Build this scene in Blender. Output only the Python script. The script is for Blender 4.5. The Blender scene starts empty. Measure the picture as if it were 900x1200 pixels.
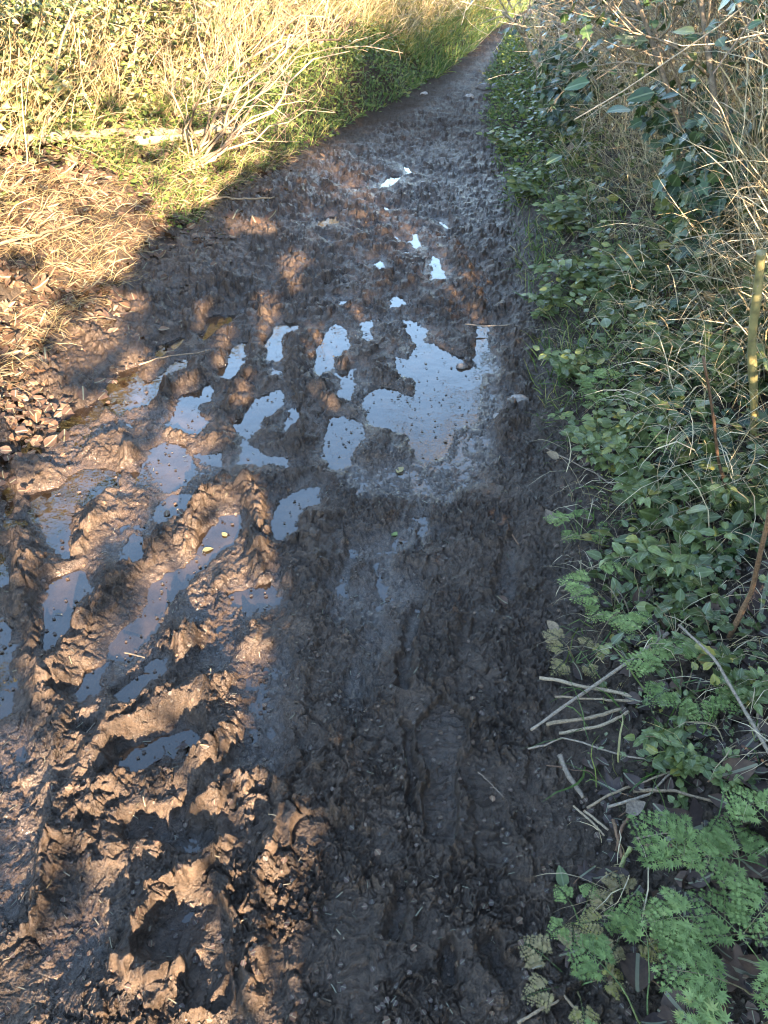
import bpy, math, random
import numpy as np
R = np.random.default_rng(7)
random.seed(7)
SC = bpy.context.scene
COL = SC.collection
# ------------------------------------------------------------------ camera model
CAMH, PITCH, F = 1.5, math.radians(37.3), 866.0
cp, sp = math.cos(PITCH), math.sin(PITCH)
def G(px, py, z=0.0):
    """world point at height z seen at photograph pixel (px,py)"""
    v = (px-450)/F; u = (600-py)/F
    d = np.array([v, cp+sp*u, -sp+cp*u])
    t = (CAMH-z)/(-d[2])
    return np.array([d[0]*t, d[1]*t, z])
def Gxy(pts):
    return np.array([G(a, b)[:2] for a, b in pts])
# ------------------------------------------------------------------ noise
_rs = np.random.RandomState(3)
PERM = np.tile(_rs.permutation(1024), 3).astype(np.int32)
ANG = _rs.rand(1024)*2*math.pi
GX, GY = np.cos(ANG), np.sin(ANG)
RU, RV = _rs.rand(1024), _rs.rand(1024)
def _h(ix, iy, seed):
    return PERM[(PERM[(ix+seed*17) & 1023] + (iy & 1023))]
def pn(x, y, seed=0):
    x0 = np.floor(x); y0 = np.floor(y); fx = x-x0; fy = y-y0
    ix = x0.astype(np.int32); iy = y0.astype(np.int32)
    ux = fx*fx*fx*(fx*(fx*6-15)+10); uy = fy*fy*fy*(fy*(fy*6-15)+10)
    def g(dx, dy):
        h = _h(ix+dx, iy+dy, seed) & 1023
        return GX[h]*(fx-dx)+GY[h]*(fy-dy)
    a = g(0,0); b = g(1,0); c = g(0,1); d = g(1,1)
    return (a+(b-a)*ux + ((c+(d-c)*ux)-(a+(b-a)*ux))*uy)*1.5
def fbm(x, y, o=3, seed=0, gain=.5):
    s = 0; a = 1; t = 0
    for k in range(o):
        s = s + a*pn(x, y, seed+k*5); t += a; x = x*2.03+11.3; y = y*2.03+7.7; a *= gain
    return s/t*1.4
def worley(x, y, seed=0):
    x0 = np.floor(x).astype(np.int32); y0 = np.floor(y).astype(np.int32)
    f1 = np.full(x.shape, 9.0); f2 = np.full(x.shape, 9.0); idv = np.zeros(x.shape)
    for dx in (-1,0,1):
        for dy in (-1,0,1):
            h = _h(x0+dx, y0+dy, seed) & 1023
            d = (x0+dx+RU[h]-x)**2+(y0+dy+RV[h]-y)**2
            m = d < f1
            f2 = np.where(m, f1, np.minimum(f2, d)); f1 = np.where(m, d, f1); idv = np.where(m, RU[(h*7+3)&1023], idv)
    return np.sqrt(f1), np.sqrt(f2), idv
def facets(x, y, seed=0, tilt=1.1):
    """torn clods: every cell is a small tilted plate"""
    x0 = np.floor(x).astype(np.int32); y0 = np.floor(y).astype(np.int32)
    f1 = np.full(x.shape, 9.0); f2 = np.full(x.shape, 9.0); v = np.zeros(x.shape)
    for dx in (-1,0,1):
        for dy in (-1,0,1):
            h = _h(x0+dx, y0+dy, seed) & 1023
            ox = x0+dx+RU[h]-x; oy = y0+dy+RV[h]-y; d = ox*ox+oy*oy
            m = d < f1; a = ANG[(h*13+5) & 1023]
            f2 = np.where(m, f1, np.minimum(f2, d)); f1 = np.where(m, d, f1)
            v = np.where(m, RU[(h*7+3) & 1023]-.5+tilt*(ox*np.cos(a)+oy*np.sin(a)), v)
    e = np.sqrt(f2)-np.sqrt(f1)
    return v*ss(0, .22, e)-.35*(1-ss(0, .16, e))
def sat(x): return np.clip(x, 0, 1)
def ss(a, b, x):
    t = sat((x-a)/(b-a)); return t*t*(3-2*t)
def poly_sd(P, x, y):
    """signed distance to polygon (negative inside)"""
    d = np.full(x.shape, 1e9); ins = np.zeros(x.shape, bool); n = len(P)
    for i in range(n):
        ax, ay = P[i]; bx, by = P[(i+1) % n]
        ex, ey = bx-ax, by-ay; wx, wy = x-ax, y-ay
        t = sat((wx*ex+wy*ey)/(ex*ex+ey*ey+1e-12))
        d = np.minimum(d, (wx-ex*t)**2+(wy-ey*t)**2)
        c = ((ay > y) != (by > y))
        ins ^= c & (x < (bx-ax)*(y-ay)/((by-ay) if by != ay else 1e-12)+ax)
    d = np.sqrt(d)
    return np.where(ins, -d, d)
def seg_d(pts, x, y):
    d = np.full(x.shape, 1e9)
    for (ax, ay), (bx, by) in zip(pts[:-1], pts[1:]):
        ex, ey = bx-ax, by-ay; wx, wy = x-ax, y-ay
        t = sat((wx*ex+wy*ey)/(ex*ex+ey*ey+1e-12))
        d = np.minimum(d, (wx-ex*t)**2+(wy-ey*t)**2)
    return np.sqrt(d)
# ------------------------------------------------------------------ traced layout (photo pixels -> ground)
POOLS = [
 [(133,444),(144,436),(160,431),(164,447),(173,451),(187,447),(198,436),(203,440),(193,455),(184,464),(175,475),(155,480),(142,487),(124,482),(107,495),(89,498),(67,509),(56,507),(73,493),(91,482),(115,471),(124,458)],
 [(178,422),(184,408),(194,404),(213,394),(214,404),(202,413),(186,423)],
 [(220,420),(220,431),(202,438),(193,449),(180,460),(178,448),(193,436),(207,424)],
 [(244,373),(253,370),(273,371),(274,380),(258,387),(247,395),(240,402),(233,393),(244,384)],
 [(267,413),(278,404),(289,403),(284,415),(287,424),(278,431),(280,438),(269,447),(255,438),(255,432),(269,429)],
 [(322,384),(335,379),(349,380),(349,387),(331,395),(329,404),(333,418),(327,424),(313,423),(311,411),(308,402),(320,393)],
 [(320,433),(331,436),(327,441),(318,440)],
 [(213,464),(231,460),(244,449),(249,462),(247,471),(233,478),(238,491),(242,498),(231,511),(213,507),(202,504),(201,491),(211,478)],
 [(331,457),(333,471),(327,480),(309,491),(302,504),(293,516),(273,509),(276,496),(298,471),(311,464)],
 [(289,512),(296,527),(313,536),(336,538),(336,548),(300,545),(278,545),(284,524)],
 [(381,393),(392,381),(404,387),(408,409),(392,417),(387,436),(373,440),(368,431),(371,412)],
 [(424,380),(437,375),(437,383),(432,388),(436,396),(435,401),(429,399)],
 [(400,439),(413,435),(415,452),(408,469),(397,468),(401,455)],
 [(456,351),(471,347),(472,359),(461,359)],
 [(474,377),(487,379),(500,390),(495,403),(509,404),(531,418),(548,430),(557,431),(560,380),(571,380),(573,415),(568,428),(563,447),(565,468),(557,489),(552,500),(531,505),(525,535),(500,545),(488,537),(477,511),(432,497),(427,465),(448,455),(467,460),(485,465),(488,449),(464,433),(464,420),(477,423),(488,407),(480,391)],
 [(387,489),(413,492),(427,500),(424,516),(416,527),(411,548),(389,553),(379,537),(381,516)],
 [(13,533),(40,519),(56,533),(27,540)],
 [(67,573),(84,560),(100,551),(124,551),(144,556),(138,578),(124,576),(116,589),(102,593),(89,584),(82,611),(78,638),(91,656),(62,651),(56,631),(40,611),(33,582)],
 [(2,612),(29,607),(33,620),(13,624)],
 [(171,629),(169,651),(160,669),(147,662),(142,644),(156,629)],
 [(56,684),(92,670),(107,692),(80,720),(70,757),(60,775),(44,760),(52,728)],
 [(0,724),(18,732),(14,780),(18,812),(8,840),(-10,850),(-60,800),(-40,720)],
 [(175,529),(193,520),(215,524),(224,544),(231,555),(218,569),(200,578),(184,571),(178,550)],
 [(233,535),(258,533),(260,544),(240,546)],
 [(182,598),(198,582),(227,582),(224,593),(211,607),(196,620),(182,624)],
 [(260,607),(280,604),(282,624),(273,638),(256,647),(231,653),(231,633),(244,620)],
 [(224,660),(250,648),(242,662),(222,680),(200,700),(190,715),(168,722),(180,690),(195,672)],
 [(344,578),(373,571),(371,589),(353,598),(347,616),(344,629),(322,633),(318,616),(322,598)],
 [(136,752),(160,732),(188,704),(205,690),(208,704),(188,728),(172,752),(152,772),(124,772)],
 [(88,812),(100,788),(124,784),(120,808),(96,824)],
 [(268,696),(316,684),(320,704),(296,716),(272,712)],
 [(-40,640),(8,655),(12,690),(-20,700),(-60,680)],
 [(343,482),(354,476),(350,495),(338,505),(334,498)],
 [(372,258),(394,253),(395,263),(376,267)],
 [(444,222),(456,207),(471,207),(459,219)],
 [(414,187),(422,180),(420,188)],
 [(472,195),(477,196),(484,205),(480,206)],
 [(409,220),(426,220),(417,225)],
 [(445,243),(456,243),(453,249)],
 [(483,273),(488,274),(492,285),(489,295),(484,291)],
 [(513,258),(528,270),(520,266)],
 [(507,300),(516,312),(522,327),(507,330)],
 [(438,310),(447,307),(446,315)],
 [(396,354),(408,354),(402,360)],
]
SLURRY = [
 [(280,780),(325,735),(350,760),(345,800),(330,850),(318,900),(296,900),(292,830)],
 [(-20,880),(30,860),(52,920),(50,1000),(30,1090),(-20,1120)],
 [(60,1090),(110,1050),(118,1110),(90,1170),(60,1190)],
 [(432,540),(500,545),(560,500),(580,430),(590,470),(570,560),(520,600),(450,600),(420,580)],
 [(395,700),(430,640),(470,600),(505,600),(500,660),(470,720),(455,790),(410,820)],
 [(120,660),(200,620),(225,560),(160,540),(140,600)],
 [(50,500),(120,495),(190,480),(170,520),(90,540),(60,530)],
 [(230,720),(280,700),(330,640),(340,680),(300,760),(250,790),(215,790)],
 [(110,860),(130,790),(190,760),(200,790),(140,840)],
]
LUMPS = [  # points, half width px at that place, height m
 ([(352,305),(335,345)],8,.035), ([(425,355),(412,368)],8,.035), ([(312,292),(300,300)],8,.03),
 ([(236,366),(232,390)],7,.035), ([(262,395),(256,432)],7,.04), ([(290,440),(262,505)],8,.035),
 ([(197,452),(186,505)],8,.05), ([(345,422),(343,432)],8,.03), ([(311,370),(312,396)],7,.03),
 ([(376,395),(366,420)],7,.03), ([(398,422),(400,434)],7,.03), ([(372,460),(392,482)],8,.03),
 ([(290,470),(262,530)],9,.03), ([(230,450),(205,462)],9,.05), ([(300,400),(300,440)],9,.035), ([(352,400),(350,440)],11,.04),
 ([(355,470),(345,530)],10,.035), ([(250,520),(290,500)],8,.02), ([(240,585),(222,640)],13,.07),
 ([(287,572),(302,610),(310,680)],10,.055), ([(262,570),(262,590)],8,.04), ([(325,640),(322,665)],8,.03),
 ([(200,600),(178,650),(130,700),(95,745),(80,800)],14,.055), ([(155,540),(120,600),(95,650)],10,.04),
 ([(258,695),(245,740),(205,775),(150,800),(115,850)],14,.06), ([(215,700),(212,712)],14,.05),
 ([(125,900),(140,860),(180,835),(230,820),(275,795)],16,.045), ([(292,850),(265,885),(225,915)],14,.055),
 ([(290,730),(285,775)],14,.045), ([(300,920),(240,945),(180,990)],16,.05), ([(330,935),(318,1010),(300,1070)],9,.05),
 ([(308,1090),(296,1185)],10,.045), ([(150,915),(118,940),(108,995)],14,.05),
 ([(262,1000),(215,1040),(165,1080),(148,1135),(195,1170),(230,1120),(262,1080)],13,.045), ([(270,1130),(235,1200)],14,.04),
 ([(45,885),(18,940)],12,.04), ([(70,1000),(45,1090)],12,.05), ([(30,640),(35,720),(55,800),(90,900),(70,980)],18,.05),
 ([(370,620),(340,680),(380,660)],22,.04), ([(370,700),(345,860)],16,.025), ([(530,730),(522,810)],10,.03),
 ([(480,730),(476,815)],5,.02),([(395,860),(340,980)],14,.022),([(415,880),(375,980)],12,.02),
 ([(20,440),(100,470)],14,.04), ([(90,390),(130,420)],10,.04), ([(150,350),(190,380)],14,.04), ([(230,330),(270,350)],14,.035),
 ([(560,560),(600,480),(615,400)],16,.03), ([(530,430),(545,428)],7,.02), ([(520,215),(545,330)],6,.02),
 ([(130,1010),(90,1080)],18,.04), ([(390,300),(440,280)],9,.03), ([(450,330),(490,335)],9,.03), ([(535,300),(560,370)],9,.03),
]
HOLLOWS = [  # points, half width px, depth
 ([(158,892),(215,872)],26,.05), ([(150,815),(195,780)],13,.035), ([(195,1110),(225,1085)],24,.028),
 ([(165,975),(240,990)],18,.03), ([(470,1040),(462,1100)],9,.010),
 ([(500,610),(492,650)],6,.008), ([(490,715),(478,760),(472,815)],7,.022), ([(415,640),(402,700)],8,.012), ([(440,660),(445,690),(455,705)],5,.008),
 ([(478,860),(484,960)],7,.010), 
 ([(575,1120),(590,1150)],14,.02),([(520,1120),(522,1150)],10,.022),
 ([(215,960),(235,940)],10,.02),([(0,430),(30,520)],10,.05),([(3,540),(10,600)],12,.05),
 ([(455,275),(475,285)],8,.03),([(470,295),(480,300)],9,.03),([(380,280),(400,290)],8,.03),([(600,640),(590,700)],12,.008),
]
# boot prints: heel and toe pixel, ball half width m, depth
BOOTS = [((516,985),(518,838),.060,.020,1), ((250,1190),(240,1080),.05,.012,0), ((585,1010),(560,900),.05,.006,1), ((425,1190),(405,1060),.055,.006,1)]
POOLS = [Gxy(p) for p in POOLS]; SLURRY = [Gxy(p) for p in SLURRY]
def pxw(px, py):  # metres per photo pixel at the ground under this pixel (depth / F)
    g = G(px, py); return (g[1]*cp+CAMH*sp)/F
LUMPS = [(Gxy(p), w*pxw(*p[len(p)//2]), h) for p, w, h in LUMPS]
HOLLOWS = [(Gxy(p), w*pxw(*p[len(p)//2]), h) for p, w, h in HOLLOWS]
XL = ([-30,-12,-4,-2,0,2,3.4,5.9,8.6,10.5,12.6,15,19.5,30,60,200],[-2.6,-2.4,-2.2,-2.1,-1.9,-1.62,-1.42,-1.05,-.28,.4,.86,1.42,2.4,5.0,10.4,40])
XR = ([-30,-12,-4,-2,0,.8,1.55,2.17,3.13,5.5,8.7,12.6,19.5,30,60,200],[.5,.5,.4,.34,.33,.37,.48,.57,.69,.88,1.08,1.5,2.75,5.6,11.2,42])
def xl(y): return np.interp(y, *XL)
def xr(y): return np.interp(y, *XR)
def bankL(d, y):   # height of left bank at distance d left of the mud edge
    top = np.interp(y, [-2,3,6,10,14,30], [1.0,1.0,1.0,1.05,1.3,1.3])
    return top*(1-np.exp(-np.maximum(d,0)*.75))*ss(0,.5,d)+.03*np.minimum(np.maximum(d,0),3)
def bankR(d, y):
    return .62*ss(.15,1.6,d)+.10*ss(0,.35,d)+.03*np.minimum(np.maximum(d,0),5)
def macro(x, y):
    """terrain without the mud relief"""
    dl = xl(y)-x; dr = x-xr(y)
    return bankL(dl, y)+bankR(dr, y)
def gz(x, y):
    """approximate ground height, used to stand plants on"""
    x = np.asarray(x, float); y = np.asarray(y, float)
    return macro(x, y)+.035+.03*fbm(x*1.3, y*1.3, 3, 60)
def mud(x, y):
    h = np.zeros(x.shape); wx = x+.012*fbm(x*14, y*14, 2, 1)+.006*pn(x*45, y*45, 4); wy = y+.016*fbm(x*14, y*14, 2, 9)+.008*pn(x*45, y*45, 14)
    D = np.full(x.shape, .5)
    def near(P, m):
        return (x > P[:,0].min()-m) & (x < P[:,0].max()+m) & (y > P[:,1].min()-m) & (y < P[:,1].max()+m)
    for P in POOLS:
        k = near(P, .5)
        if k.any(): D[k] = np.minimum(D[k], poly_sd(P, wx[k], wy[k]))
    S = np.full(x.shape, .5)
    for P in SLURRY:
        k = near(P, .3)
        if k.any(): S[k] = np.minimum(S[k], poly_sd(P, wx[k], wy[k]))
    S = S+.17*fbm(x*4.5, y*3.4, 4, 91)*np.clip(y/2, .5, 2.0)
    sl = ss(.07, -.09, S)
    out = 1-np.exp(-np.maximum(D, 0)/.055)
    base = np.where(D < 0, -.009-.03*ss(0, .06, -D), .002+.036*out)
    base = base+.028*ss(.95, .15, x-xl(y))*ss(0, .05, D)*ss(.2,1.2,y)
    # noise set
    a1 = fbm(x*3.2, y*2.4, 3, 21); a2 = fbm(x*11, y*9, 3, 31)
    qx = x+.02*pn(x*20, y*20, 5); qy = y+.02*pn(x*20, y*20, 6)
    f1, f2, idv = worley(qx*17, qy*15, 41)
    g1, g2, idg = worley(wx*58+.3*a2, wy*50, 43)
    clod = (1-sat(f1*1.15)**2)*(.35+idv)-.45
    clod2 = (1-sat(g1*1.15)**2)*(.3+idg)-.4
    lift = out
    patch = ss(-.25, .35, fbm(x*2.1, y*1.7, 2, 77))
    rough = .35+.65*patch
    rg = 1-np.abs(fbm(wx*22, wy*19, 3, 51))*1.9
    r2 = 1-np.abs(fbm(wx*82, wy*70, 3, 55, .6))*1.9
    side = .78+.22*ss(.15, -.35, x-.05*y)          # the right of the path is trodden flatter
    f3 = fbm(wx*130, wy*110, 2, 57)
    sheet = ss(-.1, .25, fbm(x*7+.5*a1, y*6, 3, 93))        # smeared, smooth patches between torn ones
    fa = facets(wx*16, wy*13, 141); fb = facets(wx*44+.3*a2, wy*36, 143); fc = facets(wx*105+.4*a2, wy*86, 145); fd = facets(wx*210, wy*180, 147)*ss(3,1.6,y)
    ang = 1.2+1.5*a1; gr = pn((x*np.cos(ang)+y*np.sin(ang))*26, (y*np.cos(ang)-x*np.sin(ang))*120, 151)   # drag marks
    tear = (1-sheet)*(.45+.55*rough)
    mid = ss(1.8, 3.6, y)
    n = side*(.013*a1+.008*a2)+(.014+.012*mid)*fa*(.3+.7*rough)*(side+.3*mid)+.012*mid*facets(wx*9, wy*6, 149)*rough+(.0125*fb+.0052*fc+.0045*r2+.0035*f3+.0016*fd)*(.25+.75*tear)+.0022*gr*sheet
    amp = .30+.70*lift
    h = base+n*amp
    for P, w, hh in LUMPS:
        k = near(P, w*4)
        if k.any():
            d = seg_d(P, wx[k], wy[k])/w
            h[k] += .62*hh*np.exp(-(d*.95)**3)*(.75+.6*a2[k]+.3*rg[k]+.5*fa[k])*(.2+.8*ss(-.012, .012, D[k]))
    sl = sl*ss(-.004, .012, D)
    hs = .0015+.008*a2+.004*rg+.006*fb+.006*fc*(1-.4*sheet)+.006*pn(x*30, y*30, 153)
    h = h*(1-.9*sl)+hs*.9*sl
    for P, w, hh in HOLLOWS:
        k = near(P, w*4)
        if k.any():
            d = seg_d(P, wx[k], wy[k])/w
            e = np.exp(-(d*.9)**4)
            h[k] = h[k]*(1-.5*e)-.6*hh*e*(.75+.5*a2[k])+.2*hh*np.exp(-((d-1.7)/.5)**2)
    for (hp, tp, w, dep, tread) in BOOTS:
        a = G(*hp)[:2]; b = G(*tp)[:2]; L = np.hypot(*(b-a)); ux, uy = (b-a)/L
        k = (np.abs(x-(a[0]+b[0])/2) < .3) & (np.abs(y-(a[1]+b[1])/2) < .35)
        if not k.any(): continue
        lx = (wx[k]-a[0])*ux+(wy[k]-a[1])*uy; ly = -(wx[k]-a[0])*uy+(wy[k]-a[1])*ux
        t = lx/L
        wid = np.interp(t, [-.13,-.10,-.04,.05,.2,.42,.6,.78,.92,1.0,1.05,1.08], [0,.024,.035,.038,.037,.033,w*.85,w,w*.88,w*.6,w*.35,0])
        e = (np.abs(ly)-wid)
        inside = ss(.006, -.004, e)*(t > -.12)*(t < 1.1)
        tr = np.sin(lx*2*math.pi/.022)*np.where(np.abs(ly) < wid-.008, 1, 0)*tread
        floor = .008+.003*a2[k]+.0018*tr
        h[k] = h[k]*(1-inside)+np.maximum(h[k]*.3+.026+.003*a2[k]+.0012*rg[k]-dep+.0022*tr, .0065+.001*tr)*inside+.3*dep*np.exp(-((e-.012)/.011)**2)*(.6+.7*a2[k])*(t > -.2)*(t < 1.2)
    return h, D, S, patch
def ground_z(x, y, full=False):
    dl = xl(y)-x; dr = x-xr(y)
    edge = .12*fbm(x*2.2, y*2.2, 3, 88)
    m = ss(.35, -.1, dl+edge+.4*ss(5,9,y))*ss(.22, -.06, dr+edge*.6)
    mz = macro(x, y)
    h, D, S, patch = mud(x, y)
    far = ss(14, 8, y)
    h = .02+(h-.02)*(.6+.4*far)+(1-far)*(.035*fbm(x*1.6,y*1.1,3,64)+(.01+.035*sat(fbm(x*.9,y*.6,2,68)+.4))*facets(x*5+.8*pn(x*2,y*1.3,69),y*2.6,65)+.018*facets(x*11,y*5,66)*sat(.5+fbm(x*1.4,y*.9,2,70)*1.5))
    h = np.where(y > 5.6, np.maximum(h, np.where(D < .02, -1, .006)), h)
    soil = .035+.03*fbm(x*1.3, y*1.3, 3, 60)+.014*fbm(x*9, y*9, 3, 61)+.010*facets(x*30, y*28, 62)+.006*facets(x*80, y*70, 63)+.006*fbm(x*60,y*60,2,67)
    z = mz+h*m+soil*(1-m)
    if full: return z, m, D, S, patch
    return z
# ------------------------------------------------------------------ object helpers
def tag(o, label=None, cat=None, group=None, kind=None):
    if label: o['label'] = label
    if cat: o['category'] = cat
    if group: o['group'] = group
    if kind: o['kind'] = kind
    return o
def link(name, me, mat=None, parent=None, loc=None):
    o = bpy.data.objects.new(name, me); COL.objects.link(o)
    if mat is not None and me is not None: me.materials.append(mat)
    if parent is not None: o.parent = parent
    if loc is not None: o.location = loc
    return o
def raw_mesh(name, V, LV, LT, lc=None, smooth=True):
    me = bpy.data.meshes.new(name)
    me.vertices.add(len(V)); me.vertices.foreach_set('co', np.ascontiguousarray(V, np.float32).ravel())
    me.loops.add(len(LV)); me.loops.foreach_set('vertex_index', np.ascontiguousarray(LV, np.int32))
    me.polygons.add(len(LT))
    ls = np.zeros(len(LT), np.int32); ls[1:] = np.cumsum(LT)[:-1]
    me.polygons.foreach_set('loop_start', ls); me.polygons.foreach_set('loop_total', np.ascontiguousarray(LT, np.int32))
    me.polygons.foreach_set('use_smooth', np.full(len(LT), smooth))
    if lc is not None:
        a = me.attributes.new('lc', 'FLOAT_VECTOR', 'POINT'); a.data.foreach_set('vector', np.ascontiguousarray(lc, np.float32).ravel())
    me.update(calc_edges=True); me.validate()
    return me
class Batch:
    def __init__(s): s.V=[]; s.LV=[]; s.LT=[]; s.C=[]; s.n=0
    def raw(s, V, LV, LT, C):
        if len(V) == 0: return
        s.V.append(V); s.LV.append(LV+s.n); s.LT.append(LT); s.C.append(C); s.n += len(V)
    def inst(s, T, M, O, rnd=None, sc=None):
        """T = template (verts, faces) ; M (m,3,3) axes as columns ; O (m,3)"""
        v, faces = T; m = len(O)
        if m == 0: return
        if sc is not None: M = M*np.asarray(sc)[:,None,None]
        V = np.einsum('mij,nj->mni', M, v)+O[:,None,:]
        fl = np.array([i for f in faces for i in f]); lt = np.array([len(f) for f in faces])
        LV = (fl[None]+(np.arange(m)*len(v))[:,None]).ravel()
        if rnd is None: rnd = R.random(m)
        C = np.empty((m, len(v), 3)); C[:,:,0] = v[None,:,0]; C[:,:,1] = v[None,:,1]; C[:,:,2] = np.asarray(rnd)[:,None]
        s.raw(V.reshape(-1,3), LV, np.tile(lt, m), C.reshape(-1,3))
    def tubes(s, P, Rd, n=4, rnd=None, cap=True):
        """P (m,k,3), Rd (m,k)"""
        m, k, _ = P.shape
        if m == 0: return
        T = np.gradient(P, axis=1); T /= np.linalg.norm(T, axis=2, keepdims=True)+1e-9
        ref = np.where(np.abs(T[:,:1,2:3]) > .8, np.array([1.,0,0]), np.array([0,0,1.]))
        A = np.cross(T, np.broadcast_to(ref, T.shape)); A /= np.linalg.norm(A, axis=2, keepdims=True)+1e-9
        B = np.cross(T, A)
        th = np.arange(n)*2*math.pi/n
        V = P[:,:,None,:]+Rd[:,:,None,None]*(A[:,:,None,:]*np.cos(th)[None,None,:,None]+B[:,:,None,:]*np.sin(th)[None,None,:,None])
        i, j = np.meshgrid(np.arange(k-1), np.arange(n), indexing='ij'); j2 = (j+1) % n
        q = np.stack([i*n+j, i*n+j2, (i+1)*n+j2, (i+1)*n+j], -1).reshape(-1)
        lt = np.full((k-1)*n, 4)
        if cap:
            q = np.concatenate([q, (k-1)*n+np.arange(n), np.arange(n)[::-1]]); lt = np.concatenate([lt, [n, n]])
        LV = (q[None]+(np.arange(m)*k*n)[:,None]).ravel()
        if rnd is None: rnd = R.random(m)
        C = np.zeros((m,k,n,3)); C[...,1] = np.linspace(0,1,k)[None,:,None]; C[...,2] = np.asarray(rnd)[:,None,None]; C[...,0] = np.cos(th)[None,None,:]
        s.raw(V.reshape(-1,3), LV, np.tile(lt, m), C.reshape(-1,3))
    def blades(s, P, W, side, rnd=None):
        """flat ribbons: P (m,k,3), W (m,k), side (m,3)"""
        m, k, _ = P.shape
        if m == 0: return
        V = np.stack([P-side[:,None,:]*W[:,:,None], P+side[:,None,:]*W[:,:,None]], 2)
        i = np.arange(k-1); q = np.stack([i*2, i*2+1, i*2+3, i*2+2], -1).reshape(-1)
        LV = (q[None]+(np.arange(m)*k*2)[:,None]).ravel()
        if rnd is None: rnd = R.random(m)
        C = np.zeros((m,k,2,3)); C[...,0] = np.array([-1,1]); C[...,1] = np.linspace(0,1,k)[None,:,None]; C[...,2] = np.asarray(rnd)[:,None,None]
        s.raw(V.reshape(-1,3), LV, np.tile(np.full(k-1,4), m), C.reshape(-1,3))
    def mesh(s, name, smooth=True):
        return raw_mesh(name, np.concatenate(s.V), np.concatenate(s.LV), np.concatenate(s.LT), np.concatenate(s.C), smooth)
    def obj(s, name, mat, parent=None, loc=None, smooth=True):
        if not s.V: return None
        if parent is not None and loc is None:   # geometry was given in world space
            off = np.array(parent.location); s.V = [v-off for v in s.V]
        return link(name, s.mesh(name, smooth), mat, parent, loc)
def thing(name, label, cat, loc=(0,0,0), group=None):
    o = link(name, None); o.location = loc; o.empty_display_size = .1
    return tag(o, label, cat, group)
def rot_axes(direc, up=None, roll=None):
    """(m,3) leaf directions -> (m,3,3) with local y along direc, z near up"""
    d = direc/(np.linalg.norm(direc, axis=1, keepdims=True)+1e-9)
    if up is None: up = np.tile([0,0,1.], (len(d),1))
    x = np.cross(d, up); x /= np.linalg.norm(x, axis=1, keepdims=True)+1e-9
    z = np.cross(x, d)
    if roll is not None:
        c = np.cos(roll)[:,None]; s_ = np.sin(roll)[:,None]
        x, z = x*c+z*s_, -x*s_+z*c
    return np.stack([x, d, z], -1)
# ------------------------------------------------------------------ materials
def mat_new(name):
    m = bpy.data.materials.new(name); m.use_nodes = True; nt = m.node_tree; nt.nodes.clear()
    return m, nt
def nd(nt, t, **kw):
    n = nt.nodes.new(t)
    for k, v in kw.items():
        if k in ('operation','blend_type','data_type','attribute_name','noise_dimensions','feature','clamp','use_clamp'): setattr(n, k, v)
        else: n.inputs[k].default_value = v
    return n
def ramp(nt, fac, stops):
    r = nt.nodes.new('ShaderNodeValToRGB'); e = r.color_ramp.elements
    while len(e) < len(stops): e.new(.5)
    for el, (p, c) in zip(e, stops): el.position = p; el.color = (*c, 1)
    nt.links.new(fac, r.inputs[0]); return r.outputs[0]
def math_(nt, op, a, b=None, clamp=False):
    n = nt.nodes.new('ShaderNodeMath'); n.operation = op; n.use_clamp = clamp
    for i, v in enumerate((a, b)):
        if v is None: continue
        if isinstance(v, (int, float)): n.inputs[i].default_value = v
        else: nt.links.new(v, n.inputs[i])
    return n.outputs[0]
def mixc(nt, fac, a, b, bt='MIX'):
    n = nt.nodes.new('ShaderNodeMixRGB'); n.blend_type = bt
    for i, v in enumerate((fac, a, b)):
        if isinstance(v, (int, float)): n.inputs[i].default_value = v
        elif isinstance(v, tuple): n.inputs[i].default_value = (*v, 1)
        else: nt.links.new(v, n.inputs[i])
    return n.outputs[0]
def noise(nt, co, scale, detail=3, rough=.55):
    n = nt.nodes.new('ShaderNodeTexNoise'); n.inputs['Scale'].default_value = scale
    n.inputs['Detail'].default_value = detail; n.inputs['Roughness'].default_value = rough
    nt.links.new(co, n.inputs['Vector']); return n.outputs[0]
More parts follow.
